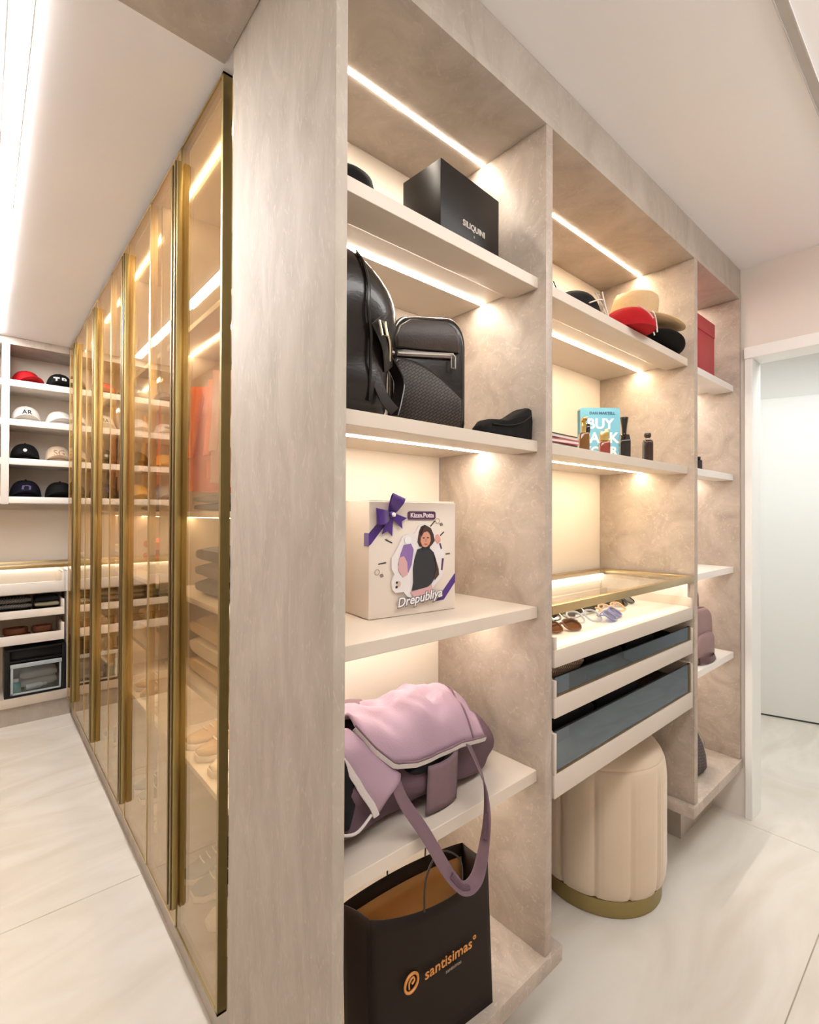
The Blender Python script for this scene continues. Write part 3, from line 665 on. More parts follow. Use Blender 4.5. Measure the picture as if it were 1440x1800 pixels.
def on_bag(u, z, off=0.004):
    for i in range(len(secs)-1):
        if secs[i][0] <= z <= secs[i+1][0]:
            k = (z-secs[i][0])/(secs[i+1][0]-secs[i][0]); hx = secs[i][1]+(secs[i+1][1]-secs[i][1])*k; hy = secs[i][2]+(secs[i+1][2]-secs[i][2])*k
            cx_ = 0.0 if z < 0.25 else -(z-0.25)*0.28
            return (cx_+hx*0.92*u, -(hy+off)*math.sqrt(max(0.0, 1-abs(u)**2.3))-0.02*math.sin(z*9)-off*0.5, z)
    return (0, 0, z)
sm = smooth_path([on_bag(0.30, 0.335), on_bag(0.05, 0.30), on_bag(-0.10, 0.25), on_bag(-0.12, 0.20), on_bag(0.0, 0.155), on_bag(0.05, 0.10), on_bag(0.05, 0.03)])
MB().tube(sm, 0.0035, 6).build('seam_piping', lea, t, world=False)
st = MB().tube(smooth_path([on_bag(0.05, 0.185, 0.008), on_bag(0.40, 0.15, 0.009), on_bag(0.80, 0.108, 0.010)]), 0, 8, flat=(0.017, 0.003), upv=(0.5, 0, 0.8)).build('zip_flap', lea, t, world=False)
MB().tube(smooth_path([on_bag(0.16, 0.182, 0.013), on_bag(0.45, 0.152, 0.013), on_bag(0.74, 0.122, 0.013)]), 0.0022, 6).build('zip_teeth', zipg, st, world=False)
q = Vector(on_bag(0.10, 0.18, 0.016)); MB().tube([(q.x-0.007, q.y, q.z), (q.x+0.007, q.y, q.z), (q.x+0.011, q.y-0.002, q.z-0.026), (q.x-0.001, q.y-0.002, q.z-0.028)], 0.0026, 6, closed=True).build('zip_pull', zipg, st, world=False)
MB().tube(smooth_path([(0.085, -0.03, 0.150), (0.118, -0.035, 0.10), (0.104, -0.045, 0.05), (0.09, -0.05, 0.016)]), 0, 8, flat=(0.014, 0.0025), upv=(0.3, -0.9, 0)).build('strap', lea, t, world=False)
MB().tube(smooth_path([(0.02, -0.075, 0.09), (0.035, -0.088, 0.04), (0.055, -0.098, 0.014)]), 0, 8, flat=(0.012, 0.0025), upv=(0.9, -0.3, 0)).build('strap', lea, t, world=False)
MB().lathe([(0.001, 0), (0.008, 0.0005), (0.008, 0.005), (0.003, 0.007), (0.0005, 0.007)], 12, (0.088, -0.045, 0.150)).build('strap_stud', zipm, t, world=False)

t = thing('eye_mask_pouch', 'flat black soft pouch at the right end of the second shelf', 'pouch', (1.0, 0.785, ZS[1]), 0)
po = [(-0.105, 0.002), (-0.100, 0.016), (-0.080, 0.036), (-0.03, 0.040), (0.02, 0.058), (0.066, 0.083), (0.079, 0.080), (0.084, 0.05), (0.080, 0.002)]
slab(po, -0.030, 0.028, 0.016, 'pouch_body', felt_k, t, 0.0)
MB().tube(smooth_path([(-0.085, -0.032, 0.022), (-0.02, -0.034, 0.026), (0.03, -0.034, 0.040), (0.066, -0.032, 0.060)]), 0.0015, 6).build('seam', lea, t, world=False)

# white gift box with violet ribbon and a printed cut-out
ga, gb = Vector((0.661, 0.900, 0)), Vector((0.913, 0.873, 0))
rz = math.atan2(gb.y-ga.y, gb.x-ga.x); GW = (gb-ga).length; GH = 0.268
t = thing('gift_box', 'white gift box with a violet bow and a printed portrait cut-out', 'gift box', (ga.x, ga.y, ZS[2]), rz)
card_w = mat('cream_white_card', (0.74, 0.66, 0.585), 0.5, var=0.02); ribbon = mat('violet_satin', (0.055, 0.012, 0.19), 0.28, sheen=0.3, var=0.1)
MB().box(0, GW, 0.0, 0.135, 0, GH).build('box_body', card_w, t, bevel=0.0025, world=False)
MB().box(0.002, GW-0.002, 0.004, 0.131, GH, GH+0.003).build('box_lid', mat('white_card', (0.80, 0.74, 0.66), 0.5), t, bevel=0.001, world=False)
def gpx(px, py):   # photo crop position -> position on the box front
    return ((px-200)/(1318-200)*GW, (1670-py)/(1670-165)*GH)
rb = MB()
def strip(a, b_, w_, y=-0.0012):
    a, b_ = Vector((a[0], a[1])), Vector((b_[0], b_[1])); d_ = (b_-a).normalized(); n_ = Vector((-d_.y, d_.x))*w_/2
    return [(p.x, p.y) for p in (a-n_, b_-n_, b_+n_, a+n_)]
MB().prism([(0.0, 0.196), (0.062, 0.258), (0.074, 0.250), (0.004, 0.170), (0.0, 0.168)], -0.0016, -0.0002).prism([(0.0, 0.196), (0.0, 0.168), (-0.0014, 0.166), (-0.0014, 0.194)], -0.0016, 0.02).build('ribbon', ribbon, t, world=False)
MB().prism([gpx(1040, 1530), gpx(1150, 1520), gpx(1310, 1290), gpx(1310, 1165)], -0.0016, -0.0002).build('ribbon', ribbon, t, world=False)
# bow: two loops, two tails and a pearl
def loop(dx, dz, s, nm):
    d_ = Vector((dx, 0, dz)).normalized(); n_ = Vector((-d_.z, 0, d_.x)); b = MB()
    pth = [(0, 0, 0), (0.3, -0.5, 0.25), (0.7, -0.9, 0.35), (1.0, -0.7, 0.1), (0.85, -0.25, -0.1), (0.4, -0.1, -0.05), (0, -0.05, 0)]
    pts = [Vector((bc[0], -0.003, bc[1]))+d_*p[0]*s+Vector((0, p[1]*s*0.55, 0))+n_*p[2]*s*0.22 for p in pth]
    w = [0.007, 0.013, 0.017, 0.018, 0.016, 0.012, 0.006]
    sp = smooth_path(pts, 5); rings = []
    for i, p in enumerate(sp):
        k = i/(len(sp)-1)*(len(w)-1); a = int(min(k, len(w)-2)); ww = w[a]+(w[a+1]-w[a])*(k-a)
        rings.append([p+n_*ww, p+Vector((0, 0.0008, 0))+n_*ww, p+Vector((0, 0.0008, 0))-n_*ww, p-n_*ww])
    b.loft(rings); return b.build(nm, ribbon, bow, world=False, ang=80)
bc = gpx(440, 335)
bow = MB().lathe([(0.0005, -0.008), (0.008, -0.005), (0.010, 0), (0.008, 0.005), (0.0005, 0.008)], 16, (bc[0], -0.010, bc[1])).build('bow', ribbon, t, world=False)
loop(-1, -0.05, 0.046, 'bow_loop'); loop(0.35, 1, 0.046, 'bow_loop')
for (tx, tz) in (gpx(395, 600), gpx(610, 450)):
    a = Vector((bc[0], bc[1])); e = Vector((tx, tz)); d_ = (e-a).normalized(); n_ = Vector((-d_.y, d_.x)); b = MB()
    e1 = e+n_*0.014; e2 = e-n_*0.014; em = e-d_*0.010
    b.prism([(p.x, p.y) for p in (a-n_*0.006, e2, em, e1, a+n_*0.006)], -0.0075, -0.0055).build('bow_tail', ribbon, bow, world=False)
MB().lathe([(0.0005, -0.0055), (0.004, -0.004), (0.0055, 0), (0.004, 0.004), (0.0005, 0.0055)], 16, (bc[0], -0.019, bc[1])).build('pearl', mat('pearl', (0.85, 0.82, 0.86), 0.15), bow, world=False)
# name plate
def rrect(x0, z0, x1, z1, r, n=4):
    p = []
    for cx_, cz_, a0 in ((x1-r, z0+r, -PI/2), (x1-r, z1-r, 0), (x0+r, z1-r, PI/2), (x0+r, z0+r, PI)):
        for k in range(n+1): p.append((cx_+r*math.cos(a0+PI/2*k/n), cz_+r*math.sin(a0+PI/2*k/n)))
    return p
a0, b0 = gpx(665, 400), gpx(1025, 290)
plum = mat('plum_print', (0.085, 0.03, 0.085), 0.5)
M0 = t.matrix_basis
pl = MB().prism(rrect(a0[0], a0[1], b0[0], b0[1], 0.005), -0.0035, -0.0004).build('name_plate', plum, t, world=False)
text('Kizzn.Potts', 0.0155, mat('pale_pink_print', (0.82, 0.70, 0.76), 0.5), 'lettering', pl, M0 @ face_mat(((a0[0]+b0[0])/2, -0.0037, (a0[1]+b0[1])/2), (1, 0, 0)), bold=0.0004)
# cut-out figure, layered card
def px_poly(pts): return [gpx(*p) for p in pts]
def layer(pts, y, nm, m, par, th=0.0014): return MB().prism(px_poly(pts), y-th, y).build(nm, m, par, world=False, smooth=False)
whitec = mat('white_print_border', (0.74, 0.70, 0.70), 0.5)
co = layer([(870, 455), (800, 480), (760, 560), (740, 590), (660, 590), (590, 620), (560, 700), (490, 840), (455, 900), (455, 1040), (490, 1110), (455, 1200), (465, 1310), (500, 1355), (600, 1350), (650, 1420), (700, 1440), (960, 1390), (1000, 1310), (1100, 1210), (1135, 1050), (1140, 880), (1100, 740), (1090, 640), (1060, 595), (1010, 610), (985, 560), (940, 490)], -0.001, 'portrait_cutout', whitec, t, 0.005)
layer([(600, 735), (690, 720), (725, 800), (700, 1000), (660, 1100), (560, 1120), (530, 990), (560, 850)], -0.006, 'violet_shape', mat('lilac_print', (0.24, 0.14, 0.37), 0.5), co, 0.0008)
layer([(540, 900), (600, 880), (640, 960), (650, 1120), (590, 1160), (530, 1060)], -0.0068, 'pink_shape', mat('pink_print', (0.60, 0.36, 0.36), 0.5), co, 0.0008)
layer([(x*42+648, z*52+672) for x, z in disc(1, 18)], -0.0068, 'round_badge', mat('print_white', (0.80, 0.78, 0.80), 0.5), co, 0.001)
layer([(x*26+540, z*40+1240) for x, z in disc(1, 14)], -0.006, 'print_mark', mat('beige_print', (0.60, 0.46, 0.38), 0.5), co, 0.0008)
for u, v in ((515, 1220), (512, 1278)): layer([(x*13+u, z*16+v) for x, z in disc(1, 10)], -0.0068, 'print_mark', thread_k, co, 0.0006)
skin = mat('printed_skin', (0.62, 0.30, 0.205), 0.5); hairm = mat('printed_hair', (0.055, 0.026, 0.020), 0.5); knit = mat('printed_charcoal_knit', (0.024, 0.025, 0.030), 0.6)
layer([(870, 472), (820, 495), (795, 560), (782, 640), (775, 705), (800, 760), (930, 780), (970, 740), (1003, 690), (985, 600), (950, 520), (905, 490)], -0.006, 'long_dark_hair', hairm, co, 0.0012)
layer([(830, 780), (920, 780), (985, 850), (1020, 960), (1040, 1080), (1000, 1200), (960, 1270), (900, 1320), (700, 1345), (720, 1240), (715, 1060), (735, 920), (770, 800)], -0.0072, 'dark_sweater', knit, co, 0.0012)
layer([(840, 560), (905, 560), (935, 620), (940, 690), (920, 740), (875, 785), (830, 755), (808, 700), (812, 630)], -0.0072, 'face', skin, co, 0.0022)
layer([(990, 880), (1015, 960), (1050, 1080), (1055, 1160), (1000, 1230), (985, 1180), (1020, 1080), (1000, 980)], -0.0088, 'long_dark_hair', hairm, co, 0.0006)
layer([(820, 770), (930, 770), (925, 815), (830, 815)], -0.0088, 'turtleneck', mat('printed_black_collar', (0.015, 0.014, 0.016), 0.6), co, 0.0006)
layer([(855, 485), (925, 505), (960, 600), (930, 590), (890, 560), (845, 575), (812, 640), (822, 560)], -0.0094, 'fringe', hairm, co, 0.0006)
for ex in (845, 902): layer([(x*15+ex, z*8+648) for x, z in disc(1, 10)], -0.0094, 'eye', hairm, co, 0.0005)
layer([(868, 660), (882, 660), (888, 698), (862, 698)], -0.0094, 'nose', mat('printed_nose', (0.52, 0.22, 0.14), 0.5), co, 0.0005)
layer([(x*24+874, z*8+733) for x, z in disc(1, 12)], -0.0094, 'mouth', mat('printed_lips', (0.42, 0.07, 0.06), 0.5), co, 0.0005)
layer([(1015, 620), (1045, 600), (1075, 640), (1085, 700), (1040, 735), (1012, 690)], -0.006, 'hand', mat('printed_hand', (0.68, 0.33, 0.27), 0.5), co, 0.0014)
layer([(1065, 730), (1085, 730), (1105, 800), (1090, 812)], -0.006, 'pencil', plum, co, 0.001); layer([(1105, 940), (1130, 940), (1112, 1105), (1092, 1100)], -0.006, 'pencil', plum, co, 0.001)
layer([(680, 1360), (900, 1315), (960, 1290), (975, 1340), (1000, 1390), (720, 1430)], -0.0075, 'pink_band', mat('pink_print', (0.60, 0.36, 0.36), 0.5), co, 0.001)
MT = M0 @ face_mat((gpx(800, 1460)[0], -0.0095, gpx(800, 1452)[1]), (1, 0, 0.115))
text('Drepubliya', 0.030, mat('dark_grey_print', (0.16, 0.13, 0.14), 0.5), 'lettering', co, MT @ Matrix.Translation((0.0008, -0.0008, -0.0006)), bold=0.0022, shear=0.3)
text('Drepubliya', 0.030, mat('print_white', (0.80, 0.78, 0.80), 0.5), 'lettering', co, MT, bold=0.0004, shear=0.3)
rays = MB()
for p_, q_ in (((960, 500), (1025, 420)), ((1090, 635), (1150, 575)), ((1180, 885), (1235, 880)), ((310, 970), (400, 955)), ((390, 655), (475, 705))):
    rays.prism(strip(gpx(*p_), gpx(*q_), 0.0026), -0.0012, -0.0002)
rays.build('printed_ray', thread_k, t, world=False, smooth=False)
for (u, v) in ((1110, 470), (345, 1120)):
    layer([(u-20, v-15), (u+14, v-26), (u+28, v+10), (u-6, v+24)], -0.0002, 'printed_mark', mat('print_grey', (0.22, 0.18, 0.17), 0.5), t, 0.001)
    MB().tube([(gpx(u-50+28*math.cos(a), 0)[0], -0.001, gpx(0, v-50+34*math.sin(a))[1]) for a in [2*PI*k/14 for k in range(14)]], 0.0005, 5, closed=True).build('printed_mark', mat('print_grey', (0.22, 0.18, 0.17), 0.5), t, world=False)

# lilac gym bag
lil = cloth('lilac_nylon', (0.36, 0.245, 0.305), 0.5, var=0.08, scale=16); lil_d = cloth('mauve_nylon', (0.115, 0.068, 0.088), 0.55, var=0.12, scale=14)
lil_s = cloth('mauve_webbing', (0.165, 0.105, 0.125), 0.7); zipw = mat('white_zip_tape', (0.62, 0.56, 0.55), 0.6, bump=0.4, bscale=500)
t = thing('gym_bag', 'lilac gym bag with hanging straps slumped on the fourth shelf', 'bag', (0.78, 0.92, ZS[3]), 0)
b = MB(); rings = []; z0 = ZS[3]
for i in range(25):
    u = i/24; x = 0.500+0.535*u; e = min(1.0, (min(u, 1-u)*9)**0.55+0.28)
    yc = 0.932+0.008*u; hy = 0.128*e*(1+0.05*math.sin(u*17)); hz = (0.170-0.012*math.sin(u*9))*(0.62+0.38*e)*(1.0 if u < .8 else 1-0.9*(u-.8)); ring = []
    for j in range(26):
        a = 2*PI*j/26; ca, sa = math.cos(a), math.sin(a)
        yy = yc+hy*math.copysign(abs(ca)**0.62, ca); zz = z0+0.001+hz*0.5+hz*0.5*math.copysign(abs(sa)**0.7, sa)
        yy += 0.012*math.sin(zz*70+u*11)*(1 if sa > -0.8 else 0)
        ring.append((x, yy, zz))
    rings.append(ring)
b.loft(rings).lump(0.007, 13, 4); b.v = [(p[0], p[1], max(p[2], z0+0.0005)) for p in b.v]
b.build('bag_body', lil_d, t, ang=80, sub=1)
# black solids standing in for the shaded inside, under flap and at left end
b = MB(); rings = []
for i in range(9):
    u = i/8; x = 0.695+0.115*u; hz = 0.020*math.sin(PI*u)**0.6+0.002
    rings.append([(x, 0.803+0.011*math.cos(2*PI*j/12), z0+0.112+0.006*u+hz*math.sin(2*PI*j/12)) for j in range(12)])
b.loft(rings).build('opening_shade', black_c, t, ang=80)
b = MB(); rings = []
for i in range(9):
    u = i/8; z = z0+0.060+0.125*u; hx = 0.036*math.sin(PI*(0.12+0.8*u))
    rings.append([(0.532+hx*math.cos(2*PI*j/12), 0.806+0.018*math.sin(2*PI*j/12)+0.015*u, z) for j in range(12)])
b.loft(rings).build('opening_shade', black_c, t, ang=80)
# the flap: a soft lid thrown over the top, its zip edge falling from the upper left to the front
def lerp_tab(tab, u):
    k = u*(len(tab)-1); i = int(min(k, len(tab)-2)); f_ = k-i
    return [p+(q-p)*f_ for p, q in zip(tab[i], tab[i+1])]
EDGE = [(0.588, 0.850, 0.222), (0.615, 0.818, 0.180), (0.655, 0.798, 0.141), (0.71, 0.792, 0.129), (0.77, 0.791, 0.131), (0.84, 0.792, 0.131), (0.90, 0.795, 0.124), (0.945, 0.803, 0.112)]
RIDGE = [(0.585, 0.900, 0.232), (0.62, 0.900, 0.226), (0.67, 0.895, 0.222), (0.73, 0.890, 0.224), (0.79, 0.890, 0.230), (0.86, 0.895, 0.226), (0.925, 0.905, 0.205), (0.985, 0.92, 0.165)]
REAR = [(0.59, 1.02, 0.17), (0.63, 1.03, 0.16), (0.68, 1.035, 0.155), (0.74, 1.04, 0.155), (0.80, 1.04, 0.155), (0.87, 1.04, 0.15), (0.94, 1.035, 0.13), (1.01, 1.02, 0.10)]
def flap(u, v):
    r_, q_, e_ = lerp_tab(REAR, u), lerp_tab(RIDGE, u), lerp_tab(EDGE, u)
    m_ = [2*q_[i]-(r_[i]+e_[i])/2 for i in range(3)]
    p = [r_[i]*(1-v)**2+2*m_[i]*v*(1-v)+e_[i]*v*v for i in range(3)]
    nn = noise.noise_vector(Vector((p[0]*13, p[1]*13, 0.7))); n2 = noise.noise_vector(Vector((p[0]*30, p[1]*22, 2.7)))
    k = math.sin(PI*min(1, v*1.02))**0.5 if v < 0.98 else 0.25
    return (p[0], p[1]+0.006*nn.y*k, z0+p[2]+(0.016*nn.z+0.009*n2.z+0.007*math.sin((p[0]*0.7+p[1])*75+6*nn.x)*math.sin(PI*v))*k)
MB().grid(flap, 40, 26).build('flap', lil, t, thick=0.006, ang=80)
edge = [Vector(flap(u/40, 1.0))+Vector((0, -0.003, -0.004)) for u in range(41)]
MB().tube(edge, 0, 8, flat=(0.0065, 0.0028), upv=(0, -0.3, 1)).build('zip_edge', zipw, t)
MB().tube([p+Vector((0, -0.003, 0.007)) for p in edge], 0.0022, 6).build('zip_seam', lil_s, t)
MB().tube([Vector(flap(0.84, v/20))+Vector((0, -0.003, 0.0045)) for v in range(21)], 0.0022, 6).build('flap_seam', lil_s, t)
GT = [(0.500, 0.880, 0.232), (0.535, 0.868, 0.236), (0.575, 0.852, 0.222), (0.612, 0.822, 0.172), (0.668, 0.796, 0.122)]
GB = [(0.500, 0.835, 0.190), (0.530, 0.815, 0.185), (0.560, 0.800, 0.140), (0.585, 0.794, 0.090), (0.600, 0.792, 0.062)]
def gus(u, v):
    a_, b_ = lerp_tab(GT, u), lerp_tab(GB, u); p = [a_[i]+(b_[i]-a_[i])*v for i in range(3)]
    return (p[0]+0.004*math.sin(v*8), p[1]-0.012*math.sin(PI*v), z0+p[2]+0.004*math.sin(u*11+v*5))
MB().grid(gus, 18, 12).build('end_flap', lil, t, thick=0.006, ang=80)
MB().tube([Vector(gus(u/18, 1.0))+Vector((-0.003, -0.003, 0)) for u in range(5, 19)], 0, 8, flat=(0.007, 0.003), upv=(0.8, -0.2, 0.3)).build('zip_edge', zipw, t)
MB().tube(smooth_path([(0.50, 0.795, z0+0.062), (0.545, 0.782, z0+0.052), (0.588, 0.788, z0+0.068)]), 0.003, 6).build('zip_edge', zipw, t)
# front pocket
def pocket(u, v): return (0.742+0.098*u+0.006*(v-0.5), 0.7925-0.014*math.sin(PI*u)*(0.4+0.6*v)+0.004*(u), z0+0.006+0.102*v+0.012*u*v)
MB().grid(pocket, 10, 8).build('front_pocket', cloth('mauve_pocket', (0.19, 0.125, 0.14), 0.55), t, thick=0.004, ang=80)
MB().tube([Vector(pocket(u/10, 1.0)) for u in range(11)], 0.0022, 6).build('pocket_hem', lil_s, t)
# hanging strap loops
sp_ = smooth_path([(0.650, 0.790, z0+0.112), (0.662, 0.775, z0+0.070), (0.690, 0.742, z0+0.012), (0.715, 0.712, z0-0.050), (0.735, 0.695, z0-0.085), (0.752, 0.690, z0-0.100), (0.775, 0.690, z0-0.104), (0.800, 0.694, z0-0.093), (0.826, 0.702, z0-0.055), (0.848, 0.712, z0-0.005), (0.868, 0.735, z0+0.045), (0.878, 0.765, z0+0.078), (0.872, 0.800, z0+0.135)], 7)
ups = []
for i in range(len(sp_)):
    k = i/(len(sp_)-1)
    ups.append(Vector((0.85, 0.25, 0.25)).lerp(Vector((0.1, 0.95, 0.2)), min(1, max(0, (k-0.25)*3))) if k < 0.6 else Vector((0.1, 0.95, 0.2)).lerp(Vector((0.8, 0.5, 0)), min(1, (k-0.6)*2.5)))
MB().tube(sp_, 0, 10, flat=(0.0155, 0.0016), upv=ups).build('strap', lil_s, t, ang=60)
for cpt, ax in (((0.738, 0.692, z0-0.088), 0), ((0.842, 0.709, z0-0.020), 1)):
    pp = [p for p in sp_ if (p-Vector(cpt)).length < 0.03]
    if len(pp) > 2: MB().tube(pp, 0.0075, 8).build('strap_roll', lil_d, t)
MB().tube(smooth_path([(0.50, 0.93, z0+0.17), (0.56, 0.95, z0+0.215), (0.64, 0.96, z0+0.225), (0.70, 0.97, z0+0.21)]), 0, 8, flat=(0.013, 0.002), upv=(0, 1, 0.2)).build('strap', lil_s, t)

# dark paper shopping bag with kraft inside
t = thing('paper_shopping_bag', 'dark brown paper shopping bag with orange lettering on the bottom board', 'shopping bag', (0.74, 0.80, 0.27), 0)
pb_k = mat('dark_brown_paper', (0.017, 0.010, 0.007), 0.55, var=0.12, scale=14, spec=0.14); kraft = mat('kraft_paper', (0.40, 0.225, 0.085), 0.7, var=0.1, scale=22)
zt, zb = 0.590, 0.2705
FL, FR, BL, BR = Vector((0.593, 0.800)), Vector((0.905, 0.758)), Vector((0.574, 0.868)), Vector((0.905, 0.838))
FLb, FRb, BLb, BRb = Vector((0.590, 0.775)), Vector((0.905, 0.742)), Vector((0.590, 0.880)), Vector((0.905, 0.850))
def wall_fn(A_, B_, Ab, Bb, bulge, droop, off=0.0):
    n_ = Vector(((B_-A_).y, -(B_-A_).x)).normalized()
    def fn(u, v):
        p = (Ab+(Bb-Ab)*u).lerp(A_+(B_-A_)*u, v)+n_*(bulge*math.sin(PI*u)**0.8*v*v+off)
        return (p.x, p.y, zb+(zt-zb-droop*math.sin(PI*min(1, u*1.0))**0.7)*v)
    return fn
frontf = wall_fn(FL, FR, FLb, FRb, 0.030, 0.012); frontin = wall_fn(FL, FR, FLb, FRb, 0.030, 0.012, -0.0022)
backf = wall_fn(BL, BR, BLb, BRb, -0.012, -0.004); backin = wall_fn(BL, BR, BLb, BRb, -0.012, -0.004, 0.0022)
MB().grid(frontf, 24, 10).build('front_panel', pb_k, t, thick=0.0012, ang=80)
MB().grid(backf, 20, 10).build('back_panel', pb_k, t, thick=0.0012, ang=80)
def inner(fn, vtop): return lambda u, v: fn(0.01+0.98*u, 0.02+(vtop-0.02)*v)
MB().grid(inner(frontin, 0.985), 24, 10).build('kraft_lining', kraft, t, thick=0.0008, ang=80)
MB().grid(inner(backin, 0.90), 20, 10).build('kraft_lining', kraft, t, thick=0.0008, ang=80)
for (A_, B_, Ab, Bb) in ((BL, FL, BLb, FLb), (FR, BR, FRb, BRb)):
    MB().grid(wall_fn(A_, B_, Ab, Bb, -0.004, 0.0), 6, 8).build('gusset', pb_k, t, thick=0.0012, ang=80)
MB().loft([[(p.x, p.y, zb+d_) for p in (FLb, FRb, BRb, BLb)] for d_ in (0, 0.0015)]).build('bag_bottom', pb_k, t)
cord = mat('dark_cord', (0.03, 0.018, 0.012), 0.6)
for fn, x_, hgt in ((frontf, 0, 0.10), (backf, 1, 0.075)):
    a, b2 = Vector(fn(0.36, 0.99)), Vector(fn(0.68, 0.99)); o_ = Vector((0, -0.002 if x_ == 0 else 0.002, 0))
    MB().tube(smooth_path([a+o_, a+o_+Vector((0.005, 0.0, hgt*0.7)), (a+b2)/2+o_+Vector((0, 0.01, hgt)), b2+o_+Vector((-0.005, 0.0, hgt*0.7)), b2+o_]), 0.0022, 6).build('cord_handle', cord, t)
tq = Vector(frontf(0.52, 0.5)); tdir = Vector((FR.x-FL.x, FR.y-FL.y, 0)).normalized()
org = mat('orange_foil', (0.62, 0.24, 0.045), 0.4)
def ptx(s, size, u, v, m, al='CENTER', b_=0.0):
    p = Vector(frontf(u, v)); q2 = Vector(frontf(u+0.02, v)); pz = Vector(frontf(u, v+0.02))
    text(s, size, m, 'lettering', t, face_mat(p+Vector((0, -0.006, 0)), q2-p, pz-p), align=al, bold=b_)
ptx('santisimas\u00b0', 0.033, 0.60, 0.555, org, b_=0.0002)
ptx('santisimas', 0.011, 0.62, 0.475, mat('grey_foil', (0.26, 0.19, 0.15), 0.4))
pq = Vector(frontf(0.27, 0.545)); MB().tube([(pq.x+0.018*math.cos(a), pq.y-0.006, pq.z+0.018*math.sin(a)) for a in [2*PI*k/24 for k in range(24)]], 0.0028, 6, closed=True).build('logo_ring', org, t)
MB().tube(smooth_path([(pq.x-0.006, pq.y-0.006, pq.z-0.009), (pq.x-0.006, pq.y-0.006, pq.z+0.004), (pq.x+0.003, pq.y-0.006, pq.z+0.010), (pq.x+0.008, pq.y-0.006, pq.z+0.002), (pq.x+0.001, pq.y-0.006, pq.z-0.003)]), 0.002, 6).build('logo_letter', org, t)

# ------------------------------------------------------------------ bay two
# dark pouch bag at the left of the top shelf
T2 = ZS[0]
t = thing('leather_pouch', 'small black leather pouch half hidden at the left of the middle bay', 'pouch', (1.235, 0.885, T2), 0.0)
b = MB(); rings = []
for z, hx, hy in ((0.0, 0.10, 0.06), (0.02, 0.112, 0.066), (0.07, 0.108, 0.055), (0.12, 0.092, 0.035), (0.155, 0.075, 0.016), (0.165, 0.07, 0.006)):
    rings.append([(hx*0.9*math.copysign(abs(math.cos(2*PI*j/24))**0.6, math.cos(2*PI*j/24)), hy*math.copysign(abs(math.sin(2*PI*j/24))**0.7, math.sin(2*PI*j/24)), z) for j in range(24)])
b.loft(rings).lump(0.003, 20, 1); b.v = [(p[0], p[1], max(0, p[2])) for p in b.v]; b.build('pouch_body', lea, t, world=False, ang=70)
MB().tube([(-0.07, -0.018, 0.156), (0.07, -0.018, 0.156)], 0.003, 6).build('zip', zipm, t, world=False)
MB().tube(smooth_path([(0.098, -0.02, 0.10), (0.112, -0.03, 0.06), (0.108, -0.045, 0.02)]), 0, 8, flat=(0.007, 0.0015), upv=(0, 1, 0)).build('wrist_strap', lea, t, world=False)

lace_w = mat('white_cord', (0.78, 0.72, 0.66), 0.6); lace_p = mat('pink_cord', (0.72, 0.36, 0.33), 0.6)
c = cap('black trucker cap with tangled white cords in the middle bay', 1.466, 0.872, T2, black_c, -2.3, 0.92, 0.080, group=None, brim=0.055)
Rz = Matrix.Rotation(2.3, 4, 'Z')
for i, pts in enumerate(([(0.00, -0.085, 0.075), (0.045, -0.07, 0.085), (0.085, -0.045, 0.055), (0.095, -0.04, 0.012)], [(-0.05, -0.085, 0.035), (0.01, -0.092, 0.06), (0.065, -0.07, 0.065), (0.10, -0.045, 0.03), (0.10, -0.055, 0.006)], [(0.02, -0.09, 0.088), (0.035, -0.092, 0.05), (0.055, -0.095, 0.012)], [(0.03, -0.06, 0.098), (0.07, -0.06, 0.075), (0.075, -0.075, 0.035)])):
    MB().tube([Rz @ p for p in smooth_path(pts)], 0.0020, 6).build('cord', lace_w, c, world=False)
c = cap('red cap with pink and white cords under the straw hat', 1.668, 0.790, T2, red_c, -2.9, 0.70, 0.082, lift=0.02, group=None, brim=0.034)
Rz = Matrix.Rotation(2.9, 4, 'Z')
for i, (pts, m) in enumerate((([(-0.065, -0.068, 0.06), (-0.04, -0.088, 0.04), (-0.02, -0.098, 0.02)], lace_p), ([(0.045, -0.068, 0.07), (0.075, -0.055, 0.055), (0.088, -0.05, 0.03), (0.092, -0.055, 0.003)], lace_w), ([(0.035, -0.075, 0.062), (0.062, -0.072, 0.045), (0.078, -0.07, 0.006)], lace_w))):
    MB().tube([Rz @ p for p in smooth_path(pts)], 0.0026, 6).build('cord', m, c, world=False)
hat('felt_hat', 'wide black felt hat under the straw hat in the middle bay', 1.915, 0.865, T2+0.014, felt_k, 0.066, 0.070, 0.088, None, curl=0.024, rz=-0.35, long_=1.25)
straw = mat('pale_straw', (0.60, 0.42, 0.23), 0.65, var=0.08, scale=90, bump=0.35, bscale=420)
sh_ = hat('straw_hat', 'pale straw hat resting on the black felt hat', 0, 0, 0, straw, 0.080, 0.112, 0.072, straw, curl=0.024, dent=0.30, long_=1.5)
HU = Vector((-0.91*0.22+0.41*0.20, -0.41*0.22-0.91*0.20, 1)).normalized()     # crown leans to the room and to the right
HX = Vector((0.80, -0.60, 0)); HX = (HX-HU*HX.dot(HU)).normalized(); HY = HU.cross(HX)
sh_.matrix_basis = Matrix(((HX.x, HY.x, HU.x, 1.862), (HX.y, HY.y, HU.y, 0.862), (HX.z, HY.z, HU.z, T2+0.100), (0, 0, 0, 1)))

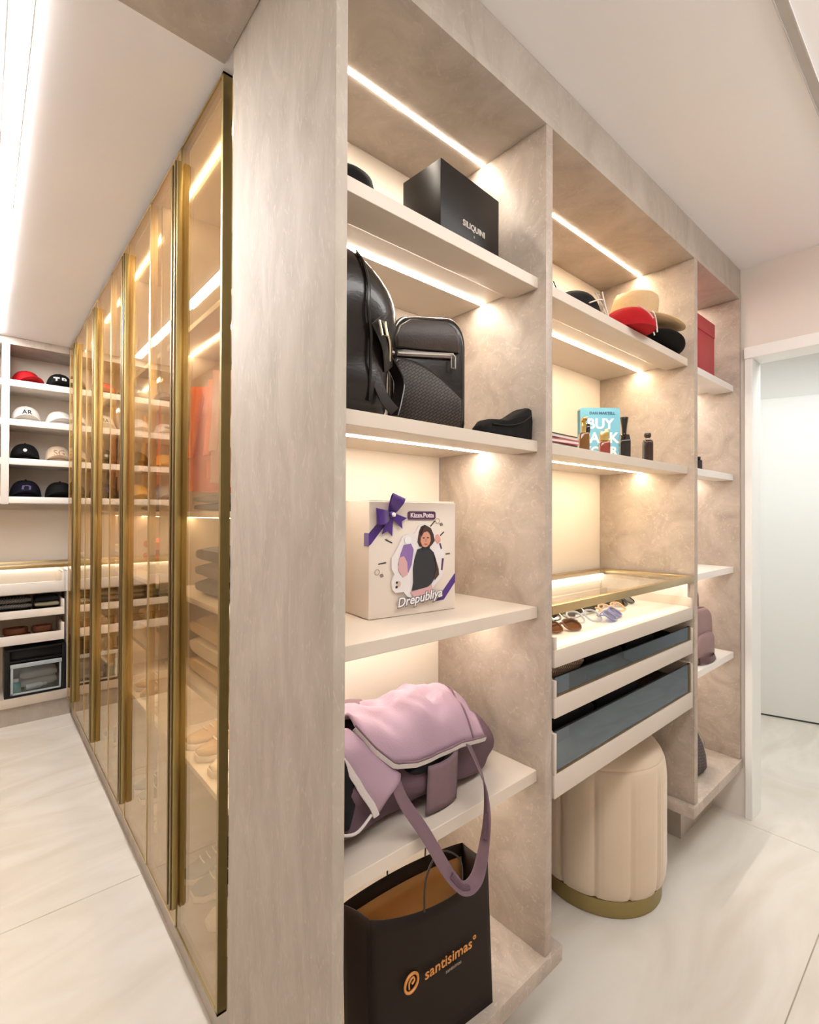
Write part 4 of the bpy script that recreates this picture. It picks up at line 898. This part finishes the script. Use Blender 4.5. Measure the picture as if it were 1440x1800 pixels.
# second shelf: notebooks, perfume bottles, book
T3 = ZS[1]
for i, (m, l, a) in enumerate(((mat('dark_cover', (0.05, 0.03, 0.03), 0.5), 'dark notebook at the bottom of the pile beside the gold bottle', 0.05), (mat('pink_cover', (0.55, 0.10, 0.14), 0.5), 'pink notebook in the middle of the pile beside the gold bottle', -0.08), (mat('charcoal_cover', (0.09, 0.075, 0.075), 0.5), 'charcoal notebook on top of the pile beside the gold bottle', 0.03))):
    t = thing('notebook', l, 'notebook', (1.245, 0.86, T3+i*0.0135), a, 'pile of notebooks')
    MB().box(-0.105, 0.105, -0.075, 0.075, 0.0, 0.0022).box(-0.105, 0.105, -0.075, 0.075, 0.0108, 0.013).box(-0.105, -0.1028, -0.075, 0.075, 0.0022, 0.0108).build('cover', m, t, world=False, bevel=0.0008)
    MB().box(-0.1025, 0.102, -0.072, 0.072, 0.0022, 0.0108).build('pages', mat('paper_block', (0.76, 0.68, 0.62), 0.7), t, world=False)
# blue book facing the room
bkc = Vector((1.838, 0.975, T3)); bd = Vector((-0.655, -0.755, 0))
t = thing('book', 'light blue book with large white title letters standing behind the perfumes', 'book', bkc, math.atan2(-0.655, 0.755)+0.03)
bw, bh = 0.158, 0.228
blu = mat('sky_blue_cover', (0.18, 0.48, 0.64), 0.4, var=0.03)
MB().prism(rrect(-bw/2, 0, bw/2, bh, 0.010), 0, 0.003).build('front_cover', blu, t, world=False)
MB().prism(rrect(-bw/2, 0, bw/2, bh, 0.010), 0.027, 0.030).build('back_cover', blu, t, world=False)
MB().box(-bw/2, -bw/2+0.003, 0.002, 0.028, 0.004, bh-0.010).build('spine', mat('deep_blue_spine', (0.08, 0.25, 0.36), 0.45), t, world=False)
MB().box(-bw/2+0.003, bw/2-0.004, 0.003, 0.027, 0.003, bh-0.006).build('pages', mat('paper_block', (0.76, 0.68, 0.62), 0.7), t, world=False)
M0 = t.matrix_basis; wt = mat('white_title_ink', (0.88, 0.90, 0.90), 0.5); nk = mat('navy_ink', (0.03, 0.09, 0.20), 0.5)
text('DAN MARTELL', 0.0155, nk, 'author_line', t, M0 @ face_mat((0.008, -0.0004, 0.206), (1, 0, 0)), bold=0.0002)
for s_, z_, x_, sz in (('BUY', 0.163, 0.0, 0.056), ('BACK', 0.108, 0.0, 0.056), ('YOUR', 0.055, 0.0, 0.05), ('TIME', 0.018, 0.0, 0.03)):
    text(s_, sz, wt, 'title_word', t, M0 @ face_mat((x_, -0.0004, z_), (1, 0, 0)), bold=0.0016)
# perfume bottles
amber = mat('amber_glass', (0.20, 0.085, 0.018), 0.08, coat=0.5, var=0.1); dkbr = mat('dark_brown_glass', (0.028, 0.010, 0.007), 0.07, coat=0.5, var=0.1); blkgl = mat('black_glass', (0.010, 0.007, 0.006), 0.06, coat=0.6)
rose = mat('rose_amber_glass', (0.26, 0.045, 0.03), 0.08, coat=0.5); golds = mat('polished_gold', (0.83, 0.60, 0.22), 0.18, 1.0)
def perfume(label, x, y, w_, d_, h_, m, capm, capkind, rz=0.5, shoulder=0.0, lab=None):
    t = thing('perfume_bottle', label, 'perfume', (x, y, T3), rz, 'perfume bottles on the middle shelf')
    if shoulder: MB().prism([(-w_/2, 0), (w_/2, 0), (w_/2, h_-shoulder), (w_*0.16, h_), (-w_*0.16, h_), (-w_/2, h_-shoulder)], -d_/2, d_/2).build('bottle_body', m, t, bevel=0.003, world=False)
    else: MB().box(-w_/2, w_/2, -d_/2, d_/2, 0, h_).build('bottle_body', m, t, bevel=0.005, world=False)
    if capkind == 'square': MB().box(-w_*0.24, w_*0.24, -w_*0.24, w_*0.24, h_+0.004, h_+0.036).build('cap', capm, t, bevel=0.002, world=False)
    elif capkind == 'flare': MB().lathe([(w_*0.16, h_), (w_*0.14, h_+0.006), (w_*0.18, h_+0.03), (w_*0.27, h_+0.058), (w_*0.26, h_+0.06), (0.0005, h_+0.06)], 18).build('cap', capm, t, world=False)
    elif capkind == 'knob': MB().lathe([(w_*0.2, h_), (w_*0.2, h_+0.006), (w_*0.32, h_+0.010), (w_*0.36, h_+0.017), (w_*0.3, h_+0.024), (0.0005, h_+0.026)], 18).build('cap', capm, t, world=False)
    if capkind == 'square': MB().lathe([(w_*0.15, h_-0.001), (w_*0.15, h_+0.005)], 14).build('neck', golds, t, world=False)
    if capkind == 'knob': MB().lathe([(w_*0.24, h_-0.001), (w_*0.24, h_+0.005)], 14).build('neck', mat('clear_resin', (0.6, 0.5, 0.42), 0.1), t, world=False)
    if lab: MB().box(-w_*0.34, w_*0.34, -d_/2-0.0008, -d_/2+0.001, h_*0.30, h_*0.62).build('label', lab, t, world=False)
    return t
lb = mat('gold_label', (0.55, 0.42, 0.18), 0.35, 0.6)
g1 = perfume('gold and amber perfume bottle with a tilted spray head', 1.415, 0.805, 0.048, 0.030, 0.060, amber, golds, 'none', 0.65)
MB().box(-0.007, 0.007, -0.007, 0.007, 0.06, 0.098).build('cap', golds, g1, bevel=0.002, world=False)
MB().box(-0.036, 0.016, -0.008, 0.008, 0.097, 0.106).build('spray_head', golds, g1, bevel=0.003, world=False)
MB().lathe([(0.002, -0.008), (0.016, -0.007), (0.018, 0), (0.016, 0.007), (0.002, 0.008)], 18, (0, 0, 0)).xf(Matrix.Translation((0.024, -0.014, 0.078)) @ Matrix.Rotation(PI/2, 4, 'X')).build('round_stopper', blkgl, g1, world=False)
perfume('low rose-amber perfume bottle with a square gold cap', 1.555, 0.812, 0.056, 0.032, 0.046, rose, golds, 'square', 0.65, 0, mat('pink_label', (0.5, 0.17, 0.13), 0.5))
perfume('slim gold perfume bottle behind the black bottle', 1.655, 0.855, 0.034, 0.022, 0.072, golds, golds, 'square', 0.6)
perfume('tall black perfume bottle with a flared black stopper and gold label', 1.690, 0.808, 0.052, 0.032, 0.086, blkgl, blkgl, 'flare', 0.65, 0.022, lb)
perfume('dark brown perfume bottle with a round knob standing apart on the right', 1.880, 0.810, 0.036, 0.030, 0.088, dkbr, dkbr, 'knob', 0.7, 0.008)

# glasses in the lit tray
def eyeglasses(label, x, y, rz, m, lens, w_=0.062, h_=0.048, lie=1.02):
    LB = Matrix.Translation((0, 0, 0.004)) @ Matrix.Rotation(-lie, 4, 'X')
    top_ = LB @ Vector((0, 0, 0.004+h_*0.68))
    t = thing('eyeglasses', label, 'glasses', (x, y, 1.0445), rz, 'glasses in the lit display tray')
    fr = MB()
    for sx in (-1, 1):
        cx_ = sx*(w_/2+0.008); pts = []
        for k in range(16):
            a = 2*PI*k/16; ca, sa = math.cos(a), math.sin(a)
            pts.append((cx_+w_/2*math.copysign(abs(ca)**0.75, ca), 0.0, 0.004+h_/2+h_/2*math.copysign(abs(sa)**0.75, sa)))
        fr.tube(pts, 0.0032, 6, closed=True)
        ring = [[(p[0], yy, p[2]) for p in pts] for yy in (-0.0008, 0.0008)]
        MB().loft(ring).xf(LB).build('lens', lens, t, world=False)
    fr.tube(smooth_path([(-0.009, 0, 0.004+h_*0.62), (0, -0.002, 0.004+h_*0.7), (0.009, 0, 0.004+h_*0.62)]), 0.003, 6)
    fr.xf(LB).build('rims', m, t, world=False)
    for sx in (-1, 1):
        MB().tube(smooth_path([(sx*(w_+0.008), top_.y, top_.z), (sx*(w_+0.012), top_.y+0.012, top_.z), (sx*(w_*0.55), top_.y+0.034, 0.012), (-sx*w_*0.2, top_.y+(0.036 if sx > 0 else 0.044), 0.005)]), 0.0026, 6).build('temple', m, t, world=False)
    return t
lens_c = glass('clear_lens', (0.94, 0.95, 0.96), f0=0.06); lens_d = glass('dark_lens', (0.10, 0.09, 0.09), f0=0.06); lens_b = glass('blue_lens', (0.40, 0.48, 0.78), f0=0.08); lens_n = glass('brown_lens', (0.42, 0.25, 0.14), f0=0.06)
acet_k = mat('black_acetate', (0.015, 0.014, 0.014), 0.2); acet_t = mat('tortoise_acetate', (0.13, 0.06, 0.03), 0.2, var=0.5, scale=90); acet_g = mat('mint_acetate', (0.32, 0.62, 0.55), 0.2); acet_c = mat('crystal_acetate', (0.42, 0.42, 0.45), 0.15); acet_p = mat('peach_acetate', (0.70, 0.42, 0.24), 0.2); acet_b = mat('lilac_acetate', (0.20, 0.22, 0.42), 0.2)
for l, x, y, a, m, ln in (
    ('mint green glasses at the far left of the lit tray', 1.345, 0.925, -0.2, acet_g, lens_c), ('black glasses behind the tortoise pair in the lit tray', 1.485, 0.925, -0.1, acet_k, lens_d),
    ('brown tortoise glasses at the front left of the lit tray', 1.335, 0.825, -0.25, acet_t, lens_n), ('round clear glasses in the middle of the lit tray', 1.500, 0.845, -0.3, acet_c, lens_c),
    ('dark lens glasses in the back row of the lit tray', 1.640, 0.935, -0.1, acet_k, lens_d), ('blue tinted glasses at the front of the lit tray', 1.640, 0.815, 0.25, acet_b, lens_b),
    ('peach glasses in the lit tray behind the blue pair', 1.735, 0.868, -0.1, acet_p, lens_c), ('black striped glasses at the back right of the lit tray', 1.800, 0.945, 0.0, acet_k, lens_d),
    ('clear and black glasses at the right end of the lit tray', 1.925, 0.91, 0.1, acet_k, lens_d)):
    eyeglasses(l, x, y-0.015, a, m, ln, *((0.056, 0.054) if 'round' in l else (0.060, 0.046)))

# things in the two drawers with smoked glass
zig = weave('zigzag_knit', (0.05, 0.03, 0.02), (0.62, 0.46, 0.34), 36, 0.8)
D2, D3 = 0.885, 0.677
fold_stack('folded_scarf', 'brown and cream zigzag scarf in the upper glass drawer', 'scarf', 1.152, 1.36, 0.765, 0.96, D2, [zig, zig], 0.056, seed=11)
fold_stack('folded_shirt', 'black folded shirt in the middle of the upper glass drawer', 'clothes', 1.375, 1.60, 0.765, 0.96, D2, [black_c, black_c], 0.050, seed=12)
fold_stack('folded_shirt', 'black folded shirt with dark red beneath in the upper glass drawer', 'clothes', 1.615, 1.84, 0.765, 0.96, D2, [cloth('dark_wine_cotton', (0.06, 0.006, 0.01)), black_c], 0.050, seed=13)
fold_stack('folded_shirt', 'dark folded shirt at the right end of the upper glass drawer', 'clothes', 1.855, 2.06, 0.765, 0.96, D2, [black_c], 0.06, seed=14)
fold_stack('folded_jeans', 'black folded jeans at the left of the lower glass drawer', 'clothes', 1.152, 1.42, 0.765, 0.98, D3, [navy_c, black_c, black_c], 0.056, seed=15)
fold_stack('folded_jeans', 'black folded jeans in the middle of the lower glass drawer', 'clothes', 1.435, 1.72, 0.765, 0.98, D3, [black_c, black_c, navy_c], 0.055, seed=16)
fold_stack('folded_jeans', 'dark brown folded jeans at the right of the lower glass drawer', 'clothes', 1.735, 2.06, 0.765, 0.98, D3, [black_c, cloth('dark_brown_cotton', (0.05, 0.03, 0.022))], 0.055, seed=17)

# ottoman
t = thing('ottoman', 'round cream fluted ottoman with a gold base under the drawers', 'ottoman', (1.836, 0.982, 0.0005))
vel = mat('cream_velvet', (0.64, 0.515, 0.385), 0.8, var=0.05, scale=12, bump=0.08, sheen=0.3)
NF = 12
def flute(a, z):
    k = (a*NF/(2*PI)+0.15) % 1.0; d_ = min(k, 1-k)
    q_ = min(1.0, max(0.0, (0.505-z)/0.07))
    return 1+q_*(-0.050*math.exp(-(d_/0.045)**2)-0.016*math.exp(-((d_-0.13)/0.03)**2)+0.006*math.sin(PI*k))
MB().lathe([(0.222, 0.0), (0.224, 0.002), (0.224, 0.058), (0.215, 0.062)], 64).build('base_ring', gold, t, world=False)
MB().lathe([(0.18, 0.056), (0.218, 0.057), (0.230, 0.066), (0.237, 0.09), (0.240, 0.13), (0.240, 0.44), (0.2395, 0.455), (0.2385, 0.47), (0.2365, 0.485), (0.233, 0.498), (0.228, 0.508)], 192, mod=flute).build('fluted_body', vel, t, world=False, ang=80)
MB().lathe([(0.226, 0.506), (0.2275, 0.511), (0.224, 0.519), (0.212, 0.535), (0.180, 0.550), (0.12, 0.557), (0.001, 0.560)], 64).build('seat_cushion', vel, t, world=False, ang=80)

# ------------------------------------------------------------------ bay three
t = thing('red_box', 'dark red box on the top shelf of the narrow right bay', 'box', (2.35, 0.90, 2.008))
red_k = mat('red_card', (0.40, 0.010, 0.022), 0.42, var=0.08)
MB().box(2.20, 2.512, 0.785, 1.04, 2.0085, 2.20).build('box_body', red_k, t, bevel=0.002)
MB().box(2.198, 2.514, 0.783, 1.042, 2.20, 2.263).build('box_lid', red_k, t, bevel=0.002)
t = bottle_simple('small_bottle', 'tiny dark bottle on the second shelf of the right bay', 'bottle', 2.268, 0.768, 1.592, 0.014, 0.052, blkgl, blkgl)
mau = mat('mauve_leather', (0.27, 0.165, 0.165), 0.4, var=0.1, scale=20, bump=0.1)
t = thing('mauve_backpack', 'mauve leather backpack on the fourth shelf of the right bay', 'backpack', (2.40, 0.86, 0.7637), 0.0)
A = arch(0.25, 0.225, 0.075, 0.03)
slab(A, -0.065, 0.06, 0.028, 'bag_body', mau, t, 0.112)
slab(scaled(arch(0.20, 0.12, 0.05, 0.02), 1.0, 0), -0.082, -0.06, 0.01, 'front_pocket', mau, t, 0.06)
MB().tube([(x*0.985, -0.045, 0.112+(z-0.112)*0.985) for x, z in A], 0.003, 6, closed=True).build('piping', mat('dark_mauve', (0.10, 0.05, 0.05), 0.4), t, world=False)
dm = mat('dark_mauve', (0.10, 0.05, 0.05), 0.4)
MB().tube(smooth_path([(0.0, 0.0, 0.222), (0.01, 0.0, 0.275), (0.04, 0.0, 0.302), (0.07, 0.0, 0.275), (0.075, 0.0, 0.215)]), 0, 10, flat=(0.022, 0.005), upv=(0, 1, 0)).build('carry_loop', dm, t, world=False)
MB().tube(smooth_path([(0.115, 0.03, 0.12), (0.145, 0.03, 0.06), (0.140, 0.02, 0.02), (0.115, 0.0, 0.006)]), 0, 8, flat=(0.012, 0.003), upv=(0, 1, 0)).build('strap', dm, t, world=False)
MB().tube(smooth_path([(-0.10, -0.085, 0.02), (-0.03, -0.10, 0.0135), (0.05, -0.095, 0.0135), (0.09, -0.07, 0.015)]), 0, 8, flat=(0.011, 0.003), upv=(0, 0.3, 1)).build('strap', dm, t, world=False)
t = thing('drawstring_bag', 'dark patterned soft bag slumped on the base of the right bay', 'bag', (2.385, 0.85, 0.2712), 0.2)
dpat = weave('grey_patterned_cloth', (0.02, 0.017, 0.018), (0.16, 0.13, 0.125), 30, 0.7)
b = MB(); rings = []
for z, hx, hy in ((0.0, 0.085, 0.055), (0.02, 0.10, 0.065), (0.07, 0.102, 0.062), (0.12, 0.084, 0.05), (0.16, 0.056, 0.036), (0.19, 0.030, 0.022), (0.215, 0.022, 0.016), (0.24, 0.036, 0.02)):
    rings.append([(hx*math.cos(2*PI*j/24)*(1+0.06*math.sin(j*5)), hy*math.sin(2*PI*j/24)*(1+0.06*math.sin(j*5)), z) for j in range(24)])
b.loft(rings).lump(0.008, 16, 6); b.v = [(p[0], p[1], max(0.0, p[2])) for p in b.v]
b.build('bag_body', dpat, t, world=False, ang=80)
MB().tube(smooth_path([(0.02, -0.02, 0.20), (0.05, -0.05, 0.14), (0.10, -0.05, 0.09), (0.118, -0.04, 0.05), (0.145, -0.04, 0.004)]), 0.003, 6).build('cord', mat('pale_grey_cord', (0.5, 0.46, 0.43), 0.6), t, world=False)

# ------------------------------------------------------------------ clothes, shoes and folded things behind the glass doors
def garment(label, x, y, ztop, m, wd_, ln, seed, dress=False, hang='wood'):
    """shirt or dress on a hanger; shoulders run along x (across the rail), folds along its length"""
    t = thing('hanging_garment', label, 'clothes', (x, y, 1.94), 0.0, 'clothes on the wardrobe rail')
    b = MB(); rings = []; zs = [0, 0.02, 0.06, 0.14, 0.25, 0.5, 0.75, 1.0]
    for k in zs:
        z = ztop-1.94-k*ln; hw = wd_*(0.16+0.84*min(1, k/0.06)**0.6) if k < 0.06 else wd_*(1+(0.12 if dress else 0.02)*k)
        th = 0.012+0.024*min(1, k*3); ring = []
        for j in range(36):
            a = 2*PI*j/36; ca, sa = math.cos(a), math.sin(a)
            px = hw*math.copysign(abs(ca)**0.8, ca); py = th*math.copysign(abs(sa)**0.7, sa)*(1+0.35*k*math.sin(px*70+seed))+0.008*k*math.sin(px*38+seed*2)
            ring.append((px, py, z))
        rings.append(ring)
    b.loft(rings).build('garment_body', m, t, world=False, ang=80)
    for sx in (-1, 1):
        rr = []
        for k in range(6):
            u = k/5; cx_ = sx*(wd_*0.86+0.03*u); cz_ = ztop-1.94-0.045-0.24*u; rr.append([(cx_+sx*0.012*math.cos(2*PI*j/12)*(1.2-0.3*u)+sx*0.0, 0.028*math.sin(2*PI*j/12)+0.004*math.sin(u*9+seed), cz_+0.022*math.cos(2*PI*j/12)*(1-u)) for j in range(12)])
        MB().loft(rr).build('sleeve', m, t, world=False, ang=80)
    hm = mat('hanger_wood', (0.40, 0.24, 0.12), 0.4)
    hz = ztop-1.94
    MB().tube(smooth_path([(-wd_*0.85, 0, hz-0.03), (-wd_*0.4, 0, hz+0.004), (0, 0, hz+0.014), (wd_*0.4, 0, hz+0.004), (wd_*0.85, 0, hz-0.03)]), 0.005, 8).tube(smooth_path([(0, 0, hz+0.012), (0.004, 0, hz+0.03), (0.014, 0, -0.010), (0.0150, 0, 0.003), (0.0106, 0, 0.0106), (0, 0, 0.0150), (-0.0106, 0, 0.0106), (-0.0150, 0, 0.002)]), 0.0020, 6).build('hanger', hm, t, world=False)
    return t
coral = cloth('coral_cotton', (0.78, 0.20, 0.07)); pinkc = cloth('pale_pink_cotton', (0.72, 0.42, 0.38)); lila = cloth('lilac_cotton', (0.40, 0.27, 0.42)); cream_c = cloth('cream_knit', (0.74, 0.62, 0.45)); gr_d = cloth('charcoal_knit', (0.05, 0.048, 0.052)); denim = cloth('grey_denim', (0.17, 0.18, 0.20))
pal = [(coral, 'coral'), (coral, 'bright coral'), (pinkc, 'pale pink'), (lila, 'lilac'), (white_c, 'white'), (gr_d, 'charcoal'), (must_c, 'mustard'), (cream_c, 'cream')]
order = [5, 4, 2, 0, 1, 3, 6, 7, 2, 5, 0, 4]
ordn = ['first', 'second', 'third', 'fourth', 'fifth', 'sixth']
for bi, (a, b_) in enumerate(BAYW):
    n = 5 if bi == 0 else 4
    for k in range(n):
        m, nm = pal[(order[(k+bi*3) % 12])]
        yy = a+0.09+(b_-a-0.18)*k/(n-1)
        bn = ('nearest', 'second', 'third', 'farthest')[bi]
        garment('%s shirt hanging %s from the near side in the %s wardrobe bay' % (nm, ordn[k], bn), 0.78, yy, 1.885, m, 0.185+0.015*((k+bi) % 3), 0.365+0.02*((k*2+bi) % 3), k+bi*7)
def shoe(label, x, y, z, m, solem, rz, group, lace=True):
    t = thing('sneaker', label, 'shoe', (x, y, z), rz, group)
    secs = [(-0.125, 0.020, 0.045, 0.0), (-0.115, 0.034, 0.085, 0), (-0.08, 0.037, 0.094, 0), (-0.035, 0.036, 0.086, 0), (0.02, 0.040, 0.062, 0.004), (0.07, 0.044, 0.047, 0.006), (0.105, 0.038, 0.040, 0.004), (0.128, 0.018, 0.032, 0.0)]
    rings = []; sr = []
    for xx, hw, ht, sk in secs:
        rings.append([(xx, sk+hw*math.copysign(abs(math.cos(2*PI*j/18))**0.8, math.cos(2*PI*j/18)), 0.014+(ht-0.014)*(0.5+0.5*math.sin(2*PI*j/18))) for j in range(18)])
        sr.append([(xx*1.03, sk+(hw+0.003)*math.copysign(abs(math.cos(2*PI*j/18))**0.5, math.cos(2*PI*j/18)), 0.011+0.0108*math.copysign(abs(math.sin(2*PI*j/18))**0.5, math.sin(2*PI*j/18))) for j in range(18)])
    MB().loft(rings).build('upper', m, t, world=False, ang=70); MB().loft(sr).build('sole', solem, t, world=False, ang=70)
    lc = MB()
    for k in range(4): lc.tube([(0.0+0.022*k, -0.022, 0.074-0.0065*k), (0.004+0.022*k, 0.004, 0.079-0.007*k), (0.0+0.022*k, 0.028, 0.074-0.0065*k)], 0.0024, 5)
    lc.build('laces', white_c if m is not white_c else grey_c, t, world=False)
    MB().lathe([(0.026, 0), (0.030, 0.004), (0.026, 0.008)], 16, (0, 0, 0)).xf(Matrix.Translation((-0.072, 0, 0.088)) @ Matrix.Diagonal((1.25, 0.9, 1, 1))).build('collar', solem, t, world=False)
    return t
tan_l = mat('tan_suede', (0.55, 0.40, 0.25), 0.7, bump=0.2); wl = mat('white_leather', (0.78, 0.74, 0.68), 0.4, bump=0.05)
for bi, (a, b_) in enumerate(BAYW):
    bn = ('nearest', 'second', 'third', 'farthest')[bi]; yc = (a+b_)/2
    fold_stack('folded_jeans', 'grey folded jeans on the eye level shelf of the %s wardrobe bay' % bn, 'clothes', 0.55, 0.86, yc-0.16, yc+0.15, 1.405, [gr_d, denim], 0.028, seed=20+bi)
    fold_stack('folded_sweater', ('charcoal and grey', 'coral and cream', 'cream and white', 'black and grey')[bi]+' folded sweaters stacked in the %s wardrobe bay' % bn, 'clothes', 0.56, 0.88, yc-0.14, yc+0.16, 1.125, [[denim, denim, gr_d], [cream_c, coral, coral], [cream_c, white_c], [gr_d, denim]][bi], 0.055, seed=30+bi)
    fold_stack('folded_blanket', ('cream', 'ivory', 'sand', 'pale')[bi]+' folded blankets piled in the %s wardrobe bay' % bn, 'blanket', 0.55, 0.90, yc-0.19, yc+0.19, 0.85, [cream_c, [white_c, cream_c, tan_c, white_c][bi], cream_c][: (3, 2, 2, 1)[bi]], 0.066, seed=40+bi)
    g = 'shoes on the lower shelf of the %s wardrobe bay' % bn
    for k, (dy, m, nm) in enumerate(((-0.18, wl, 'white'), (-0.07, wl, 'white'), (0.06, tan_l, 'tan'), (0.17, tan_l, 'tan'))):
        s_ = shoe('%s sneaker, %s of its pair, on the lower shelf of the %s wardrobe bay' % (nm, 'near one' if k % 2 == 0 else 'far one', bn), 0.67, yc+dy, 0.59, m, white_lac, PI, g)
    for k, (dy, m, nm) in enumerate(((-0.17, wl, 'white'), (-0.06, wl, 'white'), (0.09, gr_d, 'charcoal'), (0.19, gr_d, 'charcoal'))):
        shoe('%s sneaker, %s of its pair, on the base of the %s wardrobe bay' % (nm, 'near one' if k % 2 == 0 else 'far one', bn), 0.67, yc+dy, 0.12, m, white_lac, PI, 'shoes on the base of the %s wardrobe bay' % bn)
